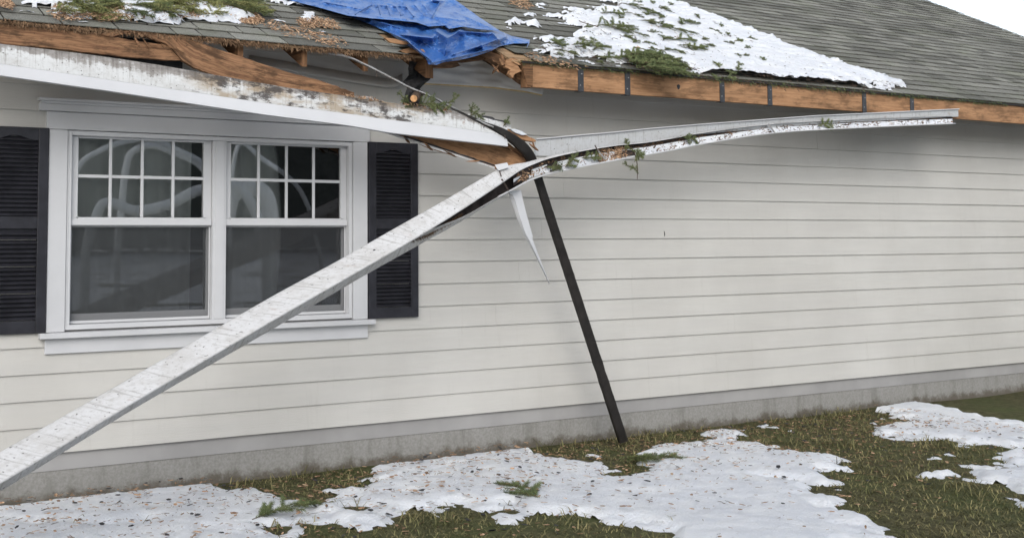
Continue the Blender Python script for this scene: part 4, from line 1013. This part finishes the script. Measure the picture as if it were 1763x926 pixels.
# ------------------------------------------------------------------ debris in the gutter
def gut_pt(x, v_, lift=0.0):
    """point in the right arm: v 0 back .. 1 front lip"""
    for a, c_ in zip(st, st[1:]):
        if a[1][0] <= x <= c_[1][0]:
            k_ = (x-a[1][0])/(c_[1][0]-a[1][0]); bk = [p+(q-p)*k_ for p, q in zip(a[1], c_[1])]; fr_ = [p+(q-p)*k_ for p, q in zip(a[2], c_[2])]
            y = bk[1]+(fr_[1]-bk[1])*v_; Y = (bk[2]+.05)*(1-v_)+(fr_[2]+.012)*v_-lift
            return at(x, y, Y)
    return None
rows = []; K = []
for i in range(171):
    x = 884+(1640-884)*i/170; row = []; kr = []
    for j in range(13):
        v_ = .36+.63*j/12; row.append(gut_pt(x, v_, .010*fbm((x*.05, v_*3, 2), 4)+.004)); kr.append(.38+fbm((x*.030, v_*1.3, 6), 4)*.9+(.15 if x > 1090 else 0)-(.5 if x < 912 else 0)-(.25 if 1030 < x < 1080 else 0))
    rows.append(row); K.append(kr)
b = MB(); b.grid(rows, skip=lambda i, j: min(K[i][j], K[i+1][j], K[i][j+1], K[i+1][j+1]) < 0)
tag(obj('gutter_snow', b, m_snow, None, True), 'dirty snow filling the right arm of the fallen gutter', 'snow', kind='stuff')
rows = []
for i in range(171):
    x = 884+(1640-884)*i/170; rows.append([gut_pt(x, .02+.95*j/8, -.012+.006*fbm((x*.08, j*.5, 5), 3)) for j in range(9)])
b = MB(); b.grid(rows); tag(obj('gutter_muck', b, m_gutin, None, True), 'dark wet leaf muck lying along the bottom of the gutter', 'muck', kind='stuff')
def gsurf(x0, x1):
    def f(p, rr): return gut_pt(max(x0, min(x1, p[0])), max(.05, min(.98, p[1])), rr.uniform(.004, .018))
    return f
def gl(x0, x1, n, mat, label, cat, seed, ln=(.012, .035), wd=(.003, .010), name='wood_chips', v0=.05, v1=.95):
    rr = random.Random(seed); b = MB()
    for _ in range(n):
        x = rr.uniform(x0, x1); Q = gut_pt(x, rr.uniform(v0, v1), rr.uniform(.004, .02))
        if Q is None or rr.random() > .5+.8*noise.noise(V((x*.07, seed, Q.z*9))): continue
        d = V((rr.uniform(-1, 1), rr.uniform(-.4, .4), rr.uniform(-.7, .7))).normalized(); e = d.cross(V((rr.uniform(-.5, .5), -1, .3))).normalized(); l, w_ = rr.uniform(*ln)/2, rr.uniform(*wd)/2; c = rr.uniform(.45, 1.4)
        P = [Q-d*l-e*w_*.5, Q-e*w_, Q+d*l, Q+d*l*.4+e*w_, Q-d*l*.8+e*w_]; n_ = d.cross(e)*.0015
        b.face(P, c=c); b.face([q+n_ for q in P], c=c)
    return tag(obj(name, b, mat), label, cat, kind='stuff')
gl(1030, 1080, 800, m_chip, 'pile of reddish brown bark crumbs in the gutter right of its bend', 'bark bits', 21, (.008, .022), (.003, .008))
gl(890, 1640, 1700, m_nb, 'brown needles and crumbs sprinkled over the snow in the gutter', 'needles', 22, (.01, .03), (.0025, .005), 'needle_litter')
gl(890, 935, 110, m_chip, 'pale torn bark scraps at the bend of the gutter', 'bark bits', 23, (.010, .035), (.004, .010))
gl(1080, 1640, 300, m_twig, 'dark crumbs on the snow in the right end of the gutter', 'crumbs', 24, name='twig_crumbs')
for i, (x, v_, L, nb, rot, lab) in enumerate([(985, .5, .18, 7, .6, 'bright green fir sprig hanging over the gutter lip right of the bend'), (1016, .5, .16, 6, .1, 'green fir sprig in the gutter left of the red bark pile'), (953, .72, .13, 4, .0, 'dark small fir sprig in the gutter nearest the bend'), (1077, -.1, .10, 4, 1.3, 'small fir sprig at the back edge of the gutter'), (1090, .55, .20, 6, -.5, 'fir sprig in the gutter above the dangling twig'), (1185, .3, .16, 5, -.3, 'fir sprig in the gutter snow at the right edge of the photo'), (1420, .4, .2, 6, .2, 'fir sprig far along the right arm of the gutter')]):
    place_sprig('fir_sprig', gut_pt(x, max(v_, .0), .03), L, nb, rot, 800+i, lab, 'fir sprigs in the gutter', UP, 1.3)
dt = thing('dangling_twig', tuple(at(1097, 270, -.66)), 'thin bare twig with a few fir tips dangling from the gutter over the siding', 'twig')
b = MB(); b.tube([at(1092, 262, -.655), at(1096, 275, -.665), at(1098, 292, -.665), at(1097, 309, -.66)], [.004, .0038, .0035, .002], 5); obj('stem', b, m_twig, dt)
for i, (x, y, L, rot) in enumerate(((1082, 286, .11, 2.9), (1096, 268, .12, 1.0), (1094, 292, .08, 2.2))):
    mb = sprig_mesh(L, 2, random.Random(900+i), 1.3, .5, .016); P = at(x, y, -.665); ca, sa = math.cos(rot), math.sin(rot)
    mb.v = [tuple(P+UP[0]*(v_[0]*ca-v_[1]*sa-L*.5*ca)+UP[1]*(v_[0]*sa+v_[1]*ca-L*.5*sa)+UP[2]*v_[2]) for v_ in mb.v]; obj('needle_tip', mb, [m_ng, m_twig], dt)
# fuzz of roots and moss on the underside of the bent gutter
rr = random.Random(31); b = MB()
for _ in range(700):
    u = rr.random(); x = 705+u*90; y = interp([(700, 416), (735, 406), (760, 391), (800, 369)], x)+rr.uniform(-5, 1)
    P = at(x, y, -.90+.1*u); d = V((rr.gauss(0, .5), rr.uniform(-.4, .2), -rr.uniform(.1, 1))).normalized(); l = rr.uniform(.012, .032); wv = d.cross(V((0, 1, .2))).normalized()*.0016
    b.face([P-wv, P+wv, P+d*l], c=rr.uniform(.3, .9))
tag(obj('moss_fringe', b, m_nb), 'ragged fringe of dead needles under the gutter beside the right shutter', 'needles', kind='stuff')
# loose nails left dangling from the drip edge
for i, (x, y, Y, dy, lab) in enumerate(((648, 121, -.52, 14, 'rusty nail hanging from the drip edge left of the felt'), (741, 168, -.60, 10, 'rusty nail hanging from the drip edge above the dark fir sprigs'), (833, 213, -.66, 8, 'rusty nail in the bent strip above the white flange'), (869, 233, -.66, 7, 'rusty nail at the downspout elbow'))):
    b = MB(); b.tube([at(x, y, Y), at(x+.6, y+dy*.6, Y), at(x-.5, y+dy, Y)], [.004, .003, .0015], 5); tag(obj('nail', b, m_nail), lab, 'nail', 'nails in the torn metal')
# fallen debris on the lawn
for i, (x, y, L, rot, lab) in enumerate(((.1, -1.0, .5, .4, 'fallen fir branch on the lawn beside the low end of the gutter'), (1.6, -1.3, .45, 1.4, 'fallen fir branch on the snow in the middle of the lawn'), (3.0, -.9, .5, -.4, 'fallen fir branch on the lawn right of the downspout foot'))):
    place_sprig('fir_branch', V((x, y, .05)), L, 10, rot, 950+i, lab, 'fallen fir branches on the lawn', (V((1, 0, 0)), V((0, 1, 0)), V((0, 0, 1))), 1.2, .025)

rr = random.Random(88)
for nm, mt, n, ln, wd, lab, ct in (('leaf_litter', m_chip, 1500, (.012, .05), (.005, .02), 'brown bark and leaf bits scattered over the lawn below the eave', 'leaf bits'), ('needle_litter', m_nb, 2600, (.015, .04), (.002, .004), 'dead needles scattered over the lawn below the eave', 'needles'), ('shingle_grit', m_felt, 500, (.01, .05), (.006, .03), 'dark shingle crumbs scattered over the lawn below the eave', 'crumbs')):
    b = MB()
    for _ in range(n):
        x = rr.uniform(-2.2, 6.5); y = -.05-abs(rr.gauss(0, 1.1)); 
        if y < -3.8: continue
        s_ = snow_on_lawn(x, y); z = .02*fbm((x*.8, y*.8, 1.0), 4)+.012+(min(.055, max(0, s_)*.22)+.006 if s_ > 0 else .004)
        a = rr.uniform(0, 6.283); d = V((math.cos(a), math.sin(a), rr.uniform(-.15, .25))).normalized(); e = d.cross(V((rr.uniform(-.4, .4), rr.uniform(-.4, .4), 1))).normalized()
        l, w_ = rr.uniform(*ln)/2, rr.uniform(*wd)/2; Q = V((x, y, z+.003)); c = rr.uniform(.4, 1.3)
        P = [Q-d*l-e*w_*.5, Q-e*w_, Q+d*l, Q+d*l*.4+e*w_, Q-d*l*.8+e*w_]; n_ = V((0, 0, .002))
        b.face([q+n_ for q in P], c=c)
        for i in range(5): b.face([P[i], P[(i+1) % 5], P[(i+1) % 5]+n_, P[i]+n_], c=c)
    tag(obj(nm, b, mt), lab, ct, kind='stuff')

# unseen white strips added outside the frame, shaped as reflections for the window panes
def mirrored(x, y, D):
    W = at(x, y, .02); d = (W-CAM).normalized(); d = V((d.x, -d.y, d.z)); return W+d*((W.y+D)/abs(d.y))
for D, wpx, P2, lab in (
 (7.6, 5, [(120, 430), (128, 330), (140, 282), (175, 258), (215, 244), (262, 240), (300, 256), (350, 282), (380, 330), (395, 430)], 'arched white metal strip added out of view for the upper left panes to mirror'),
 (7.9, 6, [(205, 470), (212, 330), (218, 285), (228, 262), (262, 250), (300, 262), (345, 285), (372, 340), (380, 460)], 'steep white metal hoop inside the larger arch, added out of view for the upper left panes to mirror'),
 (7.3, 9, [(150, 440), (178, 352), (235, 364), (290, 354), (350, 326), (420, 330), (470, 440)], 'broad low white metal strip sagging in the middle, added out of view as a reflection above the meeting rail'),
 (7.7, 4, [(400, 300), (415, 247), (452, 274), (520, 330), (560, 450)], 'slim white metal strip leaning to the right, added out of view for the upper right panes to mirror'),
 (8.0, 14, [(385, 440), (398, 345), (430, 322), (462, 345), (470, 440)], 'crumpled wide white metal sheet, added out of view for the upper right panes to mirror')):
    ss = catmull([(float(a), float(b_)) for a, b_ in P2], 10); rows = []; uv = []
    for i, (x, y) in enumerate(ss):
        x2, y2 = ss[min(i+1, len(ss)-1)]; x1, y1 = ss[max(i-1, 0)]; dd = V((x2-x1, y2-y1)); dd.normalize()
        p, q = mirrored(x-dd.y*wpx, y+dd.x*wpx, D), mirrored(x+dd.y*wpx, y-dd.x*wpx, D+.05)
        if i in (0, len(ss)-1): p.z = min(p.z, q.z, .05); q.z = p.z
        rows.append([p, (p+q)/2+V((0, .01, 0)), q]); uv.append([(i*.08, 0), (i*.08, .5), (i*.08, 1)])
    for end in (0, -1):                                              # both ends run down to the lawn
        r0 = [V((p.x, p.y, .0)) for p in rows[end]]
        if end == 0: rows.insert(0, r0); uv.insert(0, uv[0])
        else: rows.append(r0); uv.append(uv[-1])
    b = MB(); b.solid(rows, V((0, .003, 0)), uv)
    tag(obj('reflection_strip', b, m_bright, None, True), lab, 'metal strip', 'unseen strips added for the window reflections')
